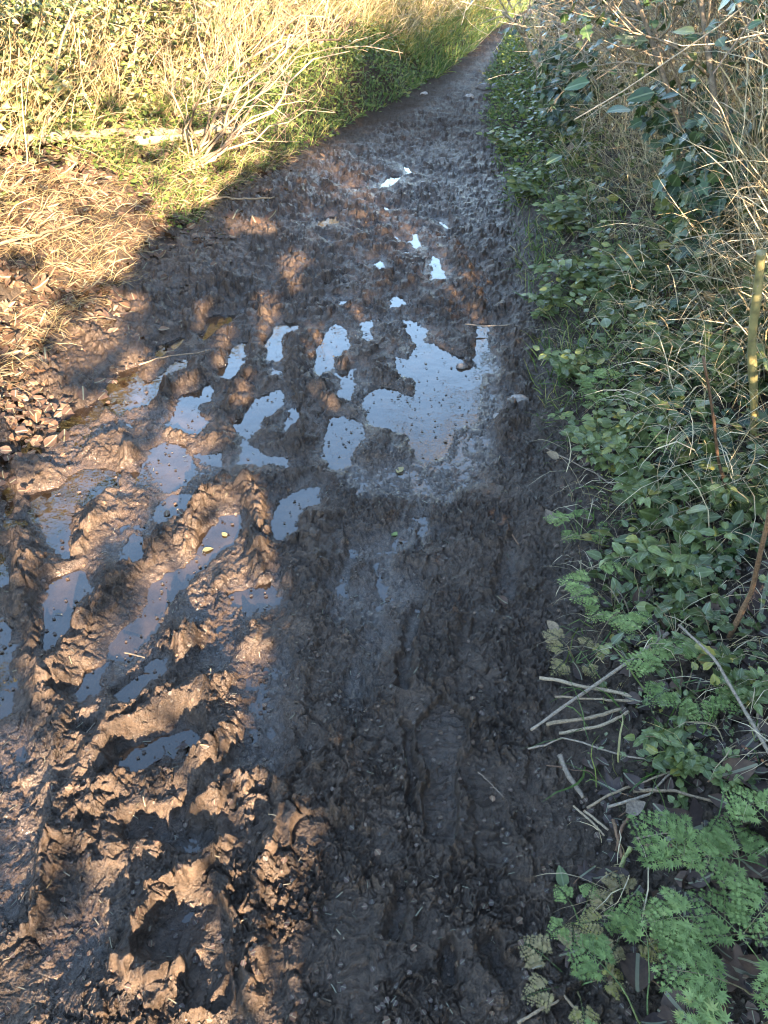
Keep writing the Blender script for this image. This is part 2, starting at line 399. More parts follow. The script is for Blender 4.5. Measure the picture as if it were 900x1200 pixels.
def leaf_mat(name, stops, rough=.45, trans=.35, spec=.4, vein=.12, tint=(1,1,1)):
    """stops: colours over the per-leaf random value"""
    m, nt = mat_new(name); L = nt.links.new
    at = nt.nodes.new('ShaderNodeAttribute'); at.attribute_name = 'lc'
    sx = nt.nodes.new('ShaderNodeSeparateXYZ'); L(at.outputs['Vector'], sx.inputs[0])
    c = ramp(nt, sx.outputs[2], stops)
    geo = nt.nodes.new('ShaderNodeNewGeometry')
    nz = noise(nt, geo.outputs['Position'], 90, 3)
    c = mixc(nt, 1.0, c, ramp(nt, nz, [(.3,(.72,.72,.72)),(.7,(1.2,1.2,1.15))]), 'MULTIPLY')
    if vein:
        ax = math_(nt, 'ABSOLUTE', sx.outputs[0])
        v = math_(nt, 'LESS_THAN', ax, .035)
        c = mixc(nt, math_(nt, 'MULTIPLY', v, vein), c, (.5,.55,.35))
    b = nd(nt, 'ShaderNodeBsdfPrincipled', Roughness=rough); b.inputs['Specular IOR Level'].default_value = spec
    L(c, b.inputs['Base Color'])
    bu = nt.nodes.new('ShaderNodeBump'); bu.inputs['Strength'].default_value = .35; bu.inputs['Distance'].default_value = .002
    L(noise(nt, geo.outputs['Position'], 160, 2), bu.inputs['Height']); L(bu.outputs[0], b.inputs['Normal'])
    out = nt.nodes.new('ShaderNodeOutputMaterial')
    if trans:
        t = nt.nodes.new('ShaderNodeBsdfTranslucent'); L(mixc(nt, 1.0, c, (1.15,1.2,.7), 'MULTIPLY'), t.inputs[0])
        mx = nt.nodes.new('ShaderNodeMixShader'); mx.inputs[0].default_value = trans
        L(b.outputs[0], mx.inputs[1]); L(t.outputs[0], mx.inputs[2]); L(mx.outputs[0], out.inputs[0])
    else: L(b.outputs[0], out.inputs[0])
    return m
def bark_mat(name, stops, rough=.75, scale=120, bump=.5, spec=.3):
    m, nt = mat_new(name); L = nt.links.new
    at = nt.nodes.new('ShaderNodeAttribute'); at.attribute_name = 'lc'
    sx = nt.nodes.new('ShaderNodeSeparateXYZ'); L(at.outputs['Vector'], sx.inputs[0])
    c = ramp(nt, sx.outputs[2], stops)
    geo = nt.nodes.new('ShaderNodeNewGeometry')
    nz = noise(nt, geo.outputs['Position'], scale, 4)
    c = mixc(nt, 1.0, c, ramp(nt, nz, [(.3,(.55,.55,.55)),(.7,(1.3,1.3,1.3))]), 'MULTIPLY')
    b = nd(nt, 'ShaderNodeBsdfPrincipled', Roughness=rough); b.inputs['Specular IOR Level'].default_value = spec
    L(c, b.inputs['Base Color'])
    bu = nt.nodes.new('ShaderNodeBump'); bu.inputs['Strength'].default_value = bump; bu.inputs['Distance'].default_value = .003
    L(nz, bu.inputs['Height']); L(bu.outputs[0], b.inputs['Normal'])
    out = nt.nodes.new('ShaderNodeOutputMaterial'); L(b.outputs[0], out.inputs[0])
    return m
# ------------------------------------------------------------------ ground sheet
def make_ground():
    pys = np.linspace(1265, -20, 1150)
    ang = PITCH+np.arctan((pys-600)/F)
    ynear = CAMH/np.tan(ang)
    yb = np.concatenate([-np.geomspace(60, .3, 46), np.linspace(-.2, ynear[0], 26)[:-1]])
    yf = np.geomspace(ynear[-1], 900, 34)[1:]
    ys = np.concatenate([yb, ynear, yf])
    s = np.linspace(-1, 1, 980)
    W = 1.12*(.413*np.maximum(ys, .2)+.473)+.15
    outer = np.geomspace(.03, 1, 44)
    X = np.empty((len(ys), 980+88)); 
    for i, (y, w) in enumerate(zip(ys, W)):
        far = max(60., 1.2*abs(y))
        e = w+outer*(far-w)
        X[i] = np.concatenate([-e[::-1], s*w, e])
    Y = np.repeat(ys[:,None], X.shape[1], 1)
    z, m, D, S, patch = ground_z(X.ravel(), Y.ravel(), True)
    V = np.stack([X.ravel(), Y.ravel(), z], -1)
    nr, nc = X.shape
    i, j = np.meshgrid(np.arange(nr-1), np.arange(nc-1), indexing='ij')
    q = np.stack([i*nc+j, i*nc+j+1, (i+1)*nc+j+1, (i+1)*nc+j], -1).reshape(-1)
    hrel = z-macro(V[:,0], V[:,1])
    wet = np.clip(.8*ss(.03, .004, hrel)*m*ss(9,6,V[:,1])+.8*ss(.08, -.08, S)*m, 0, 1)
    lc = np.stack([m, wet, ss(5.5, 9, V[:,1])], -1)
    me = raw_mesh('ground', V, q, np.full((nr-1)*(nc-1), 4), lc, True)
    mt, nt = mat_new('mud_and_soil'); L = nt.links.new
    at = nt.nodes.new('ShaderNodeAttribute'); at.attribute_name = 'lc'
    sx = nt.nodes.new('ShaderNodeSeparateXYZ'); L(at.outputs['Vector'], sx.inputs[0])
    geo = nt.nodes.new('ShaderNodeNewGeometry'); P = geo.outputs['Position']
    n1 = noise(nt, P, 7, 4); n2 = noise(nt, P, 60, 5, .65); n3 = noise(nt, P, 230, 4, .7)
    mud_c = ramp(nt, n1, [(.3,(.034,.024,.017)),(.55,(.055,.039,.028)),(.75,(.088,.063,.045))])
    mud_c = mixc(nt, 1, mud_c, ramp(nt, n2, [(.3,(.5,.5,.5)),(.7,(1.5,1.45,1.4))]), 'MULTIPLY')
    mud_c = mixc(nt, 1, mud_c, ramp(nt, n3, [(.35,(.55,.52,.5)),(.62,(1.25,1.25,1.25)),(.72,(1.9,1.8,1.65))]), 'MULTIPLY')
    soil_c = ramp(nt, n2, [(.3,(.022,.016,.011)),(.7,(.065,.045,.03))])
    c = mixc(nt, sx.outputs[0], soil_c, mud_c)
    c = mixc(nt, math_(nt, 'MULTIPLY', sx.outputs[1], .30), c, (.045,.034,.026))
    b = nt.nodes.new('ShaderNodeBsdfPrincipled'); L(c, b.inputs['Base Color'])
    r = math_(nt, 'MULTIPLY_ADD', n2, .35); 
    rr = math_(nt, 'ADD', math_(nt, 'MULTIPLY', n1, .55), .02)
    rr = math_(nt, 'SUBTRACT', math_(nt, 'ADD', rr, .08), math_(nt, 'MULTIPLY', sx.outputs[1], .34))
    rr = math_(nt, 'ADD', rr, math_(nt, 'MULTIPLY', math_(nt, 'SUBTRACT', 1.0, sx.outputs[0]), .35), True)
    rr = math_(nt, 'ADD', rr, math_(nt, 'MULTIPLY', sx.outputs[2], .25), True)
    L(rr, b.inputs['Roughness']); L(math_(nt, 'SUBTRACT', math_(nt, 'ADD', math_(nt, 'MULTIPLY', sx.outputs[1], .36), .30), math_(nt, 'MULTIPLY', sx.outputs[2], .22)), b.inputs['Specular IOR Level'])
    b1 = nt.nodes.new('ShaderNodeBump'); b1.inputs['Strength'].default_value = 1.0; b1.inputs['Distance'].default_value = .011
    b2 = nt.nodes.new('ShaderNodeBump'); b2.inputs['Strength'].default_value = 1.0; b2.inputs['Distance'].default_value = .004
    L(n2, b1.inputs['Height']); L(n3, b2.inputs['Height']); L(b1.outputs[0], b2.inputs['Normal']); L(b2.outputs[0], b.inputs['Normal'])
    out = nt.nodes.new('ShaderNodeOutputMaterial'); L(b.outputs[0], out.inputs[0])
    tag(link('ground', me, mt), kind='structure')
def make_water():
    # one level sheet; mud stands above it except in the traced hollows
    V = np.array([[-2.6,.1,.004],[1.2,.1,.004],[1.6,9.5,.004],[-2.6,9.5,.004]], float)
    me = raw_mesh('water', V, np.arange(4), np.array([4]), None, False)
    mt, nt = mat_new('silty_puddle_water'); L = nt.links.new
    geo = nt.nodes.new('ShaderNodeNewGeometry'); P = geo.outputs['Position']
    # silty water: a mirror at low angles, brown silt and the muddy bottom showing through where one looks down into it
    c = ramp(nt, noise(nt, P, 9, 3), [(.35,(.020,.013,.008)),(.7,(.055,.034,.019))])
    bu = nt.nodes.new('ShaderNodeBump'); bu.inputs['Strength'].default_value = .10; bu.inputs['Distance'].default_value = .01
    L(noise(nt, P, 14, 3), bu.inputs['Height'])
    df = nt.nodes.new('ShaderNodeBsdfDiffuse'); L(c, df.inputs[0])
    tr = nt.nodes.new('ShaderNodeBsdfTransparent'); tr.inputs[0].default_value = (.75,.62,.45,1)
    m1 = nt.nodes.new('ShaderNodeMixShader'); L(ramp(nt, noise(nt, P, 5, 3), [(.35,(.5,.5,.5)),(.65,(.85,.85,.85))]), m1.inputs[0]); L(tr.outputs[0], m1.inputs[1]); L(df.outputs[0], m1.inputs[2])
    gl = nt.nodes.new('ShaderNodeBsdfGlossy'); gl.inputs['Roughness'].default_value = .012; L(bu.outputs[0], gl.inputs['Normal'])
    fr = nt.nodes.new('ShaderNodeFresnel'); fr.inputs[0].default_value = 1.7; L(bu.outputs[0], fr.inputs['Normal'])
    m2 = nt.nodes.new('ShaderNodeMixShader'); L(fr.outputs[0], m2.inputs[0]); L(m1.outputs[0], m2.inputs[1]); L(gl.outputs[0], m2.inputs[2])
    out = nt.nodes.new('ShaderNodeOutputMaterial'); L(m2.outputs[0], out.inputs[0])
    tag(link('water', me, mt), kind='structure')
make_ground(); make_water()
SUN_EL = math.radians(17); _a = math.radians(160)
SUN = np.array([math.sin(_a)*math.cos(SUN_EL), math.cos(_a)*math.cos(SUN_EL), math.sin(SUN_EL)])
EXPO = 3.8
LIT = [  # where the low sun gets through the hedge and falls on the lane (traced on the photograph, as ground outlines)
 [(20,400),(130,400),(230,435),(205,500),(150,520),(200,560),(30,560),(0,470)],
 [(20,560),(170,560),(205,600),(215,660),(190,700),(140,770),(70,800),(50,790),(80,700),(30,620)],
 [(185,765),(215,705),(250,685),(262,700),(240,745),(170,800),(110,840),(95,830),(140,790)],
 [(100,850),(150,800),(230,775),(278,785),(292,850),(280,900),(220,915),(245,880),(190,845),(150,860),(130,925),(105,905)],
 [(98,925),(165,915),(165,970),(115,1005),(98,975)],
 [(165,975),(240,905),(305,915),(290,985),(190,1005)],
 [(190,1000),(285,990),(275,1060),(212,1100),(235,1140),(272,1085),(265,1230),(190,1200),(145,1150),(142,1080)],
 [(298,1065),(326,930),(342,945),(318,1060)], [(288,1090),(312,1082),(310,1160),(312,1230),(282,1200)],
 [(10,905),(52,875),(52,910),(14,955)], [(33,1065),(60,985),(80,1020),(42,1115)], [(85,1160),(110,1160),(105,1230),(80,1230)],
 [(212,575),(255,575),(252,650),(212,655)], [(280,560),(300,610),(322,690),(300,690),(280,620)],
 [(262,725),(304,720),(306,800),(268,795)], [(240,660),(285,650),(292,700),(240,715)],
 [(328,300),(358,300),(345,355),(328,350)], [(412,345),(432,345),(428,375),(410,372)], [(225,355),(245,355),(240,395),(226,390)],
 [(255,380),(275,380),(262,440),(250,440)], [(285,425),(300,430),(280,520),(262,540),(262,490)],
 [(185,440),(205,440),(198,505),(180,505)], [(200,500),(245,505),(250,560),(205,570)], [(300,350),(325,350),(320,405),(303,405)],
 [(360,380),(380,380),(372,425),(358,425)], [(392,415),(405,415),(405,440),(392,440)], [(355,450),(375,450),(398,490),(385,492)],
 [(0,330),(100,335),(170,350),(165,400),(60,410),(0,400)], [(115,270),(150,270),(160,330),(120,330)], [(262,262),(320,262),(318,275),(270,285)],
]
LIT = [Gxy(p) for p in LIT]
def lit_ground(x, y):
    """True where sunlight should reach the lane"""
    wx = x+.03*fbm(x*5, y*3, 2, 70); wy = y+.05*fbm(x*5, y*3, 2, 71)
    lit = np.zeros(x.shape, bool)
    for P in LIT:
        lit |= poly_sd(P, wx, wy) < (.065 if P[:,1].mean() < 2.6 else .012)
    e = np.interp(y, [-9,-1,1.5,2.9,3.8,5.5,8.5,12,19], [-3.6,-3.2,-2.6,-2.0,-1.75,-1.35,-.95,-.6,.8])
    lit |= wx < e+.15*fbm(x*2, y*1.2, 3, 75)
    lit &= ~((fbm(x*6, y*2.2, 3, 72) > .42) & (wx > -3))
    return lit
def hit(P):
    t = (P[:,2]-.03)/SUN[2]
    return P[:,0]-SUN[0]*t, P[:,1]-SUN[1]*t
# ------------------------------------------------------------------ leaf templates (unit length along y)
def t_ovate(w=.32, fold=.12, curl=-.15, n=5, tooth=0.0):
    v = []; f = []
    for i in range(n+1):
        t = i/n; ww = w*math.sin(math.pi*min(1, t**.75*.98+.01))**.8*(1-.15*t)+(tooth*(i % 2))
        if i in (0, n): ww = .015
        zc = curl*(t-.3)**2
        v += [(-ww, t, zc+fold*ww*1.2), (0, t+.0, zc), (ww, t, zc+fold*ww*1.2)]
    for i in range(n):
        a = i*3; f += [(a, a+1, a+4, a+3), (a+1, a+2, a+5, a+4)]
    return np.array(v, float), f
def t_lobed(spec, fold=.1, curl=-.1, zj=.03, seed=0):
    """outline given as (angle deg from +y, radius); fan around a base point"""
    rr = np.random.RandomState(seed)
    v = [(0, .0, 0)]; pts = [(a, r) for a, r in spec]
    for sgn in (-1, 1):
        for a, r in pts: v.append((sgn*r*math.sin(math.radians(a)), .30+r*math.cos(math.radians(a)), 0))
    v.append((0, .30, 0)); v = np.array(v, float)
    v[:,2] = fold*np.abs(v[:,0])+curl*(v[:,1]-.3)**2+rr.uniform(-zj, zj, len(v))
    n = len(pts); c = len(v)-1; f = []
    for s in range(2):
        o = 1+s*n
        for i in range(n-1): f.append((c, o+i, o+i+1) if s == 0 else (c, o+i+1, o+i))
        f.append((c, o+n-1, 0) if s == 0 else (c, 0, o+n-1))
    return v, f
T_IVY = t_lobed([(0,.70),(22,.34),(48,.52),(62,.30),(95,.40),(130,.36),(160,.33)], .12, -.25, .02)
T_IVY2 = t_lobed([(0,.74),(25,.46),(60,.40),(100,.38),(140,.36),(165,.32)], .2, -.35, .03, 2)
T_MAPLE = t_lobed([(0,.72),(8,.52),(14,.50),(20,.30),(34,.46),(45,.62),(55,.42),(68,.30),(85,.42),(98,.46),(110,.30),(140,.30)], .22, -.5, .06, 4)
T_MAPLE2 = t_lobed([(0,.70),(10,.5),(20,.28),(40,.55),(52,.58),(66,.28),(92,.44),(112,.28),(150,.28)], -.35, .5, .10, 6)
T_OVATE = t_ovate(); T_OVATE_N = t_ovate(.2, .3, -.35, 5); T_ROUND = t_ovate(.42, .15, -.25, 4); T_NETTLE = t_ovate(.27, .22, -.45, 7, .045)
T_DEAD = t_ovate(.36, .38, .4, 5); T_CHIP = (np.array([(-.5,-.2,0),(-.1,-.45,.08),(.35,-.3,.15),(.55,.15,.0),(.2,.22,.1),(.05,.55,.05),(-.4,.3,.2)], float), [(0,1,2,3,4,5,6)]); T_SMALL = (np.array([(0,0,0),(-.3,.5,.06),(0,1,-.1),(.3,.5,.06)], float), [(0,3,2,1)])

def rand_dirs(m, up=.3, spread=1.0):
    a = R.random(m)*2*math.pi; z = R.normal(up, .35, m)
    return np.stack([np.cos(a)*spread, np.sin(a)*spread, z], -1)
# materials
M_IVY = leaf_mat('ivy_leaf', [(0,(.014,.028,.010)),(.55,(.028,.052,.017)),(.9,(.05,.085,.025)),(1,(.14,.14,.035))], .32, .15, .5, .12)
M_IVYSUN = leaf_mat('sunlit_tone_ivy_leaf', [(0,(.03,.05,.014)),(.45,(.10,.12,.032)),(.75,(.22,.20,.07)),(1,(.38,.30,.15))], .35, .3, .5, .3)  # ivy lightened towards cream: the sunlit look is put into the colour
M_HERB = leaf_mat('herb_leaf', [(0,(.045,.060,.016)),(.5,(.072,.095,.030)),(.88,(.11,.135,.045)),(.98,(.24,.21,.04)),(1,(.15,.09,.04))], .36, .28, .5, .10)
M_MOSS = leaf_mat('verge_leaf', [(0,(.05,.075,.02)),(.5,(.09,.125,.03)),(.9,(.15,.18,.045)),(1,(.26,.2,.08))], .6, .35, .2, 0)
M_HERBL = leaf_mat('light_herb_leaf', [(0,(.07,.095,.03)),(.6,(.12,.15,.05)),(.93,(.17,.20,.065)),(1,(.28,.24,.05))], .4, .3, .45, .1)
M_PALE = bark_mat('pale_twig', [(0,(.17,.135,.095)),(.5,(.29,.24,.17)),(1,(.42,.36,.27))])  # pale twig tones, paler than the other barks
M_LOG = bark_mat('log_bark', [(0,(.15,.105,.065)),(1,(.22,.16,.11))], .85, 45, 1.0)
M_PARS = leaf_mat('parsley_leaf', [(0,(.13,.18,.06)),(.5,(.22,.285,.10)),(.9,(.31,.37,.14)),(1,(.36,.36,.12))], .6, .35, .2, 0)
M_STICKL = leaf_mat('muddy_straw', [(0,(.06,.045,.03)),(.7,(.13,.10,.065)),(1,(.22,.17,.11))], .6, .1, .3, 0)
M_PARSD = leaf_mat('dying_parsley_leaf', [(0,(.22,.17,.08)),(.5,(.32,.25,.13)),(1,(.28,.26,.06))], .6, .3, .3, 0)
M_DEAD = leaf_mat('dead_leaf', [(0,(.030,.018,.013)),(.45,(.065,.036,.022)),(.8,(.10,.056,.033)),(1,(.16,.095,.06))], .6, .12, .35, .25)
M_DARKD = leaf_mat('wet_dead_leaf', [(0,(.030,.020,.018)),(.6,(.055,.036,.03)),(1,(.09,.055,.04))], .55, .08, .3, .25)
M_STRAW = leaf_mat('straw', [(0,(.13,.095,.06)),(.4,(.30,.23,.14)),(1,(.52,.44,.31))], .55, .25, .35, 0)
M_STRAWL = leaf_mat('bank_straw', [(0,(.12,.08,.045)),(.5,(.27,.20,.105)),(1,(.44,.35,.21))], .55, .25, .3, 0)
M_GRASSL = leaf_mat('golden_grass', [(0,(.07,.09,.025)),(.5,(.15,.15,.045)),(.8,(.26,.21,.08)),(1,(.36,.28,.13))], .5, .35, .3, 0)
M_GRASS = leaf_mat('grass_blade', [(0,(.05,.09,.025)),(.5,(.09,.15,.04)),(.8,(.17,.20,.06)),(1,(.34,.28,.13))], .5, .35, .35, 0)
M_TWIG = bark_mat('twig_bark', [(0,(.09,.06,.04)),(.4,(.17,.12,.08)),(.8,(.28,.21,.145)),(1,(.38,.31,.22))])
M_STRAWTWIG = bark_mat("straw_twig_bark", [(0,(.10,.07,.045)),(.5,(.19,.14,.09)),(1,(.30,.23,.16))])  # straw to tan bark tones, random per twig
M_BARK = bark_mat('bark', [(0,(.11,.085,.06)),(1,(.24,.19,.14))], .85, 60, .8)
M_CANE = bark_mat('bramble_cane', [(0,(.14,.085,.045)),(.5,(.26,.18,.10)),(1,(.16,.19,.07))], .5, 150, .3)
# ------------------------------------------------------------------ the hedge along the lane behind the camera (unseen; its leaf gaps are shaped to throw the dapples)
def shade_hedge():
    n = 260000
    P = np.stack([R.uniform(.55, 2.1, n), R.uniform(-12, -.1, n), R.uniform(.05, 3.9, n)], -1)
    hx, hy = hit(P)
    keep = (hx > -3.3) & (hx < 1.7) & (hy > -.2) & (hy < 14) & ~lit_ground(hx, hy)
    # room for the photographer's path
    keep &= (P[:,0] > xr(P[:,1])+.12-.2*P[:,2]*0)
    P = P[keep]; m = len(P)
    n1, n2 = int(m*.5), m
    segs = [(-12,-8),(-8,-5),(-5,-2.5),(-2.5,0)]
    labs = ['furthest back', 'second from the back', 'third from the back', 'nearest the camera']
    for (a, b_), lb in zip(segs, labs):
        k = (P[:,1] >= a) & (P[:,1] < b_); Q = P[k]
        if len(Q) < 10: continue
        th = thing('shade_hedge_bush', 'unseen tall ivy clad hedge bush on the right behind the viewer, gaps shaped for the dappled sun, '+lb, 'bush', (1.4, (a+b_)/2, float(gz(1.4, (a+b_)/2))), 'unseen shade hedge bushes behind the viewer')
        B = Batch()
        D = rand_dirs(len(Q), 0)
        B.inst(T_IVY2, rot_axes(D, roll=R.uniform(-1,1,len(Q))), Q, sc=R.uniform(.035,.055,len(Q)))
        B.obj('foliage', M_IVY, th)
        S = Batch(); ns = 26
        x0 = R.uniform(1.1, 1.9, ns); y0 = R.uniform(a, b_, ns); t = np.linspace(0,1,7)
        Pt = np.zeros((ns,7,3)); Pt[:,:,0] = x0[:,None]+R.normal(0,.05,(ns,7)).cumsum(1); Pt[:,:,1] = y0[:,None]+R.normal(0,.05,(ns,7)).cumsum(1)
        Pt[:,:,2] = gz(x0,y0)[:,None]-.05+t*R.uniform(1.0,1.7,ns)[:,None]
        S.tubes(Pt, np.linspace(.02,.006,7)[None]*R.uniform(.6,1.5,ns)[:,None], 5)
        S.obj('stem', M_BARK, th)
shade_hedge()
# ------------------------------------------------------------------ growing things
def GP(px, py, lift=0.0):
    """point where the ray through a photograph pixel meets the bank"""
    v = (px-450)/F; u = (600-py)/F; d = np.array([v, cp+sp*u, -sp+cp*u])
    t = np.linspace(.5, 40, 4000); X = d[0]*t; Y = d[1]*t; Z = CAMH+d[2]*t
    g = gz(X, Y)+lift; k = np.argmax(Z < g)
    if Z[k] >= g[k]: k = len(t)-1
    return np.array([X[k], Y[k], g[k]])
def curve(p0, p1, n=8, sag=0.0, wob=.02, seed=None):
    t = np.linspace(0,1,n)[:,None]; P = p0*(1-t)+p1*t
    P[:,2] += sag*4*(t*(1-t))[:,0]
    w = R.normal(0, 1, (n,3)).cumsum(0); w -= w[0]+(w[-1]-w[0])*t
    return P+w*wob*np.linalg.norm(p1-p0)*.35
def grow(P, Rd, nch, L, spread=.7, rise=.15, k=6, r0=.5, tmin=.25, wob=.12, rend=.35):
    """children of every parent stem: P (m,k0,3)"""
    m, k0, _ = P.shape
    idx = np.repeat(np.arange(m), nch); t = R.uniform(tmin, .98, len(idx))*(k0-1); i = np.minimum(t.astype(int), k0-2); f = (t-i)[:,None]
    base = P[idx,i]*(1-f)+P[idx,i+1]*f; D = P[idx,i+1]-P[idx,i]; D /= np.linalg.norm(D,axis=1,keepdims=True)+1e-9
    rr = (Rd[idx,i]*(1-f[:,0])+Rd[idx,i+1]*f[:,0])*r0
    D = D+R.normal(0, spread, D.shape)+np.array([0,0,rise]); D /= np.linalg.norm(D,axis=1,keepdims=True)
    LL = L*R.uniform(.45,1.25,len(idx)); st = R.normal(0, wob, (len(idx),k,3)).cumsum(1)
    dd = D[:,None,:]+st; dd /= np.linalg.norm(dd,axis=2,keepdims=True)
    Q = np.concatenate([base[:,None], base[:,None]+np.cumsum(dd[:,:-1]*(LL/(k-1))[:,None,None],1)],1)
    return Q, rr[:,None]*np.linspace(1,rend,k)[None]
def rods(m, base, D, L, k=6, wob=.08, grav=0.0):
    st = R.normal(0, wob, (m,k,3)).cumsum(1); st[:,:,2] -= grav*np.linspace(0,1,k)[None]**1.3
    dd = D[:,None,:]/np.linalg.norm(D,axis=1)[:,None,None]+st; dd /= np.linalg.norm(dd,axis=2,keepdims=True)
    return np.concatenate([base[:,None], base[:,None]+np.cumsum(dd[:,:-1]*(L/(k-1))[:,None,None],1)],1)
def on_stems(P, n, jit=.03):
    m, k, _ = P.shape; i = R.integers(0, m, n); t = R.uniform(.2,1,n)*(k-1); j = np.minimum(t.astype(int), k-2); f = (t-j)[:,None]
    return P[i,j]*(1-f)+P[i,j+1]*f+R.normal(0,jit,(n,3))
def unitcross(D):
    s = np.cross(D, [0,0,1.])+1e-6; return s/np.linalg.norm(s,axis=1,keepdims=True)
# ---- hedge bushes -------------------------------------------------
def hedge_bush(name, label, cat, group, base, w, dep, h, lean, leaves, twigs, mats, leaf_sz=.045, stems=9, T=None, litter=0, leafz=(.1,1), extra=None, gmin=None):
    """base (x,y) centre; w along the lane, dep across, h height; lean = (x,y) lean of the stems"""
    x, y = base; z = float(gz(x, y)); th = thing(name, label, cat, (x, y, z), group)
    bx = x+R.uniform(-dep/2, dep/2, stems); by = y+R.uniform(-w/2, w/2, stems); bz = gz(bx, by)-.03
    D = np.stack([R.normal(lean[0],.3,stems), R.normal(lean[1],.3,stems), R.uniform(.8,1.4,stems)], -1)
    P = rods(stems, np.stack([bx,by,bz],-1), D, R.uniform(.65,1.05,stems)*h, 8, .07); Rd = R.uniform(.008,.02,stems)[:,None]*np.linspace(1,.35,8)[None]
    B = Batch(); B.tubes(P, Rd, 6, R.random(stems)); B.obj('stem', mats[0], th)
    Q, Qr = grow(P, Rd, max(2, twigs//(stems*10)), h*.42, .6, .1, 7, .5)
    B = Batch(); B.tubes(Q, Qr, 5); o_ = B.obj('branches', mats[1], th); o_['kind'] = 'stuff'
    W, Wr = grow(Q, Qr, 10, h*.22, .65, .05, 6, .45, .1)
    if gmin: Wr = np.maximum(Wr, gmin)
    B = Batch(); B.tubes(W, Wr, 3, cap=False); o_ = B.obj('twigs', mats[1], th); o_['kind'] = 'stuff'
    if leaves:
        n = leaves; a = R.random((n,3))
        Pn = np.stack([x+(a[:,0]-.5)*dep*1.25, y+(a[:,1]-.5)*w*1.15, np.zeros(n)], -1)
        g = gz(Pn[:,0], Pn[:,1]); Pn[:,2] = g+(leafz[0]+(leafz[1]-leafz[0])*a[:,2])*h
        dens = fbm(Pn[:,0]*3.1+Pn[:,2]*2.7, Pn[:,1]*3.0-Pn[:,2]*1.9, 3, int(y*7) % 50+100)
        Pn = Pn[dens > -.12]; n2 = len(Pn)//2
        S_ = on_stems(W, n2, .04); Pn = np.concatenate([Pn[:n2], S_])
        out = np.array([-1. if x > 0 else 1., -.35, .25])
        Dn = rand_dirs(len(Pn), -.25)+out*R.uniform(.0,.6,(len(Pn),1)); up = R.normal(0,.45,(len(Pn),3))+out*.7+np.array([0,0,.7])
        B = Batch(); B.inst(T or T_IVY, rot_axes(Dn, up), Pn, sc=leaf_sz*R.uniform(.6,1.35,len(Pn))); B.obj('foliage', mats[2], th)
    return th
# ---- cow parsley ---------------------------------------------------
def t_cut(seed=0):
    rr = np.random.RandomState(seed); spec = []
    for a, r in [(0,.74),(9,.36),(22,.62),(34,.26),(50,.56),(68,.20),(92,.42),(118,.14),(150,.10)]: spec.append((a, r*rr.uniform(.9,1.1)))
    return t_lobed(spec, .18, -.25, .03, seed)
T_CUT = [t_cut(1), t_cut(2), t_cut(3)]
def frond(base, direc, L, droop=.5, up=None, npair=7):
    """returns rachis polylines and leaflet placements of one twice-divided frond"""
    d = np.array(direc, float); d /= np.linalg.norm(d)
    if up is None: up = np.array([0,0,1.])
    side = np.cross(d, up); side /= np.linalg.norm(side); nrm = np.cross(side, d)
    t = np.linspace(0,1,9)
    C = base+d*(t*L)[:,None]+nrm*((.10*np.sin(t*math.pi)-droop*.25*t**2)*L)[:,None]
    lines = [(C, L*.012)]; O = []; D = []; U = []; S = []
    def at(tt):
        i = min(int(tt*8), 7); f = tt*8-i; return C[i]*(1-f)+C[i+1]*f, (C[i+1]-C[i])/np.linalg.norm(C[i+1]-C[i])
    for i in range(npair):
        tt = .30+.66*i/(npair-1); p, tg = at(tt)
        pl = L*.46*(1-((tt-.30)/.72))**.8+.035*L
        for sg in (-1,1):
            pd = tg*R.uniform(.5,.75)+side*sg+nrm*R.normal(.05,.1); pd /= np.linalg.norm(pd)
            q = np.linspace(0,1,5)[:,None]; pc = p+pd*q*pl-nrm*(q**2)*pl*R.uniform(.05,.3)
            lines.append((pc, L*.006)); ns = max(2, int(round(5*pl/(L*.46)+1)))
            ps = np.cross(pd, nrm)
            for j in range(ns):
                u = .22+.70*j/max(1,ns-1); pp = p+pd*u*pl-nrm*u*u*pl*.15
                sz = pl*.46*(1-.65*u)+.012*L
                for s2 in (-1,1):
                    dd = pd*.75+ps*s2+R.normal(0,.12,3); O.append(pp); D.append(dd); U.append(nrm+R.normal(0,.18,3)); S.append(sz*R.uniform(.85,1.15))
            O.append(pc[-1]-pd*pl*.12); D.append(pd); U.append(nrm+R.normal(0,.1,3)); S.append(pl*.30+.01*L)
    O.append(C[-1]-d*L*.04); D.append(d-nrm*.2); U.append(nrm); S.append(L*.13)
    return lines, np.array(O), np.array(D), np.array(U), np.array(S)
def parsley(label, base, fronds, mat=None, group='feathery cow parsley plants'):
    """fronds: list of (target offset xyz of the frond base from root, direction, length)"""
    mat = mat or M_PARS
    th = thing('cow_parsley_plant', label, 'plant', tuple(base), group); base = np.array(base)
    for off, d, L in fronds:
        b = base+np.array(off); lines, O, D, U, S = frond(b, d, L, R.uniform(.3,.9))
        st = Batch(); c = curve(base-[0,0,.01], b, 9, .0, .04); st.tubes(c[None], np.linspace(.0022,.0015,9)[None], 5, cap=False)
        for pl, r in lines: st.tubes(pl[None], np.linspace(r, r*.35, len(pl))[None]*.8, 4, cap=False)
        fo = Batch(); k = R.integers(0,3,len(O)); M = rot_axes(D, U); rn = np.clip(R.uniform(.1,.75)+R.normal(0,.14,len(O)),0,1)
        for q in range(3): fo.inst(T_CUT[q], M[k==q], O[k==q], rn[k==q], S[k==q]*.95)
        f = fo.obj('frond', mat, th); s_ = st.obj('stalk', M_STALK, None, (0,0,0))
        s_.parent = f; s_.location = (-base[0], -base[1], -base[2])
    return th
M_STALK = bark_mat('green_stalk', [(0,(.08,.13,.04)),(.7,(.14,.17,.06)),(1,(.2,.13,.07))], .5, 150, .15)
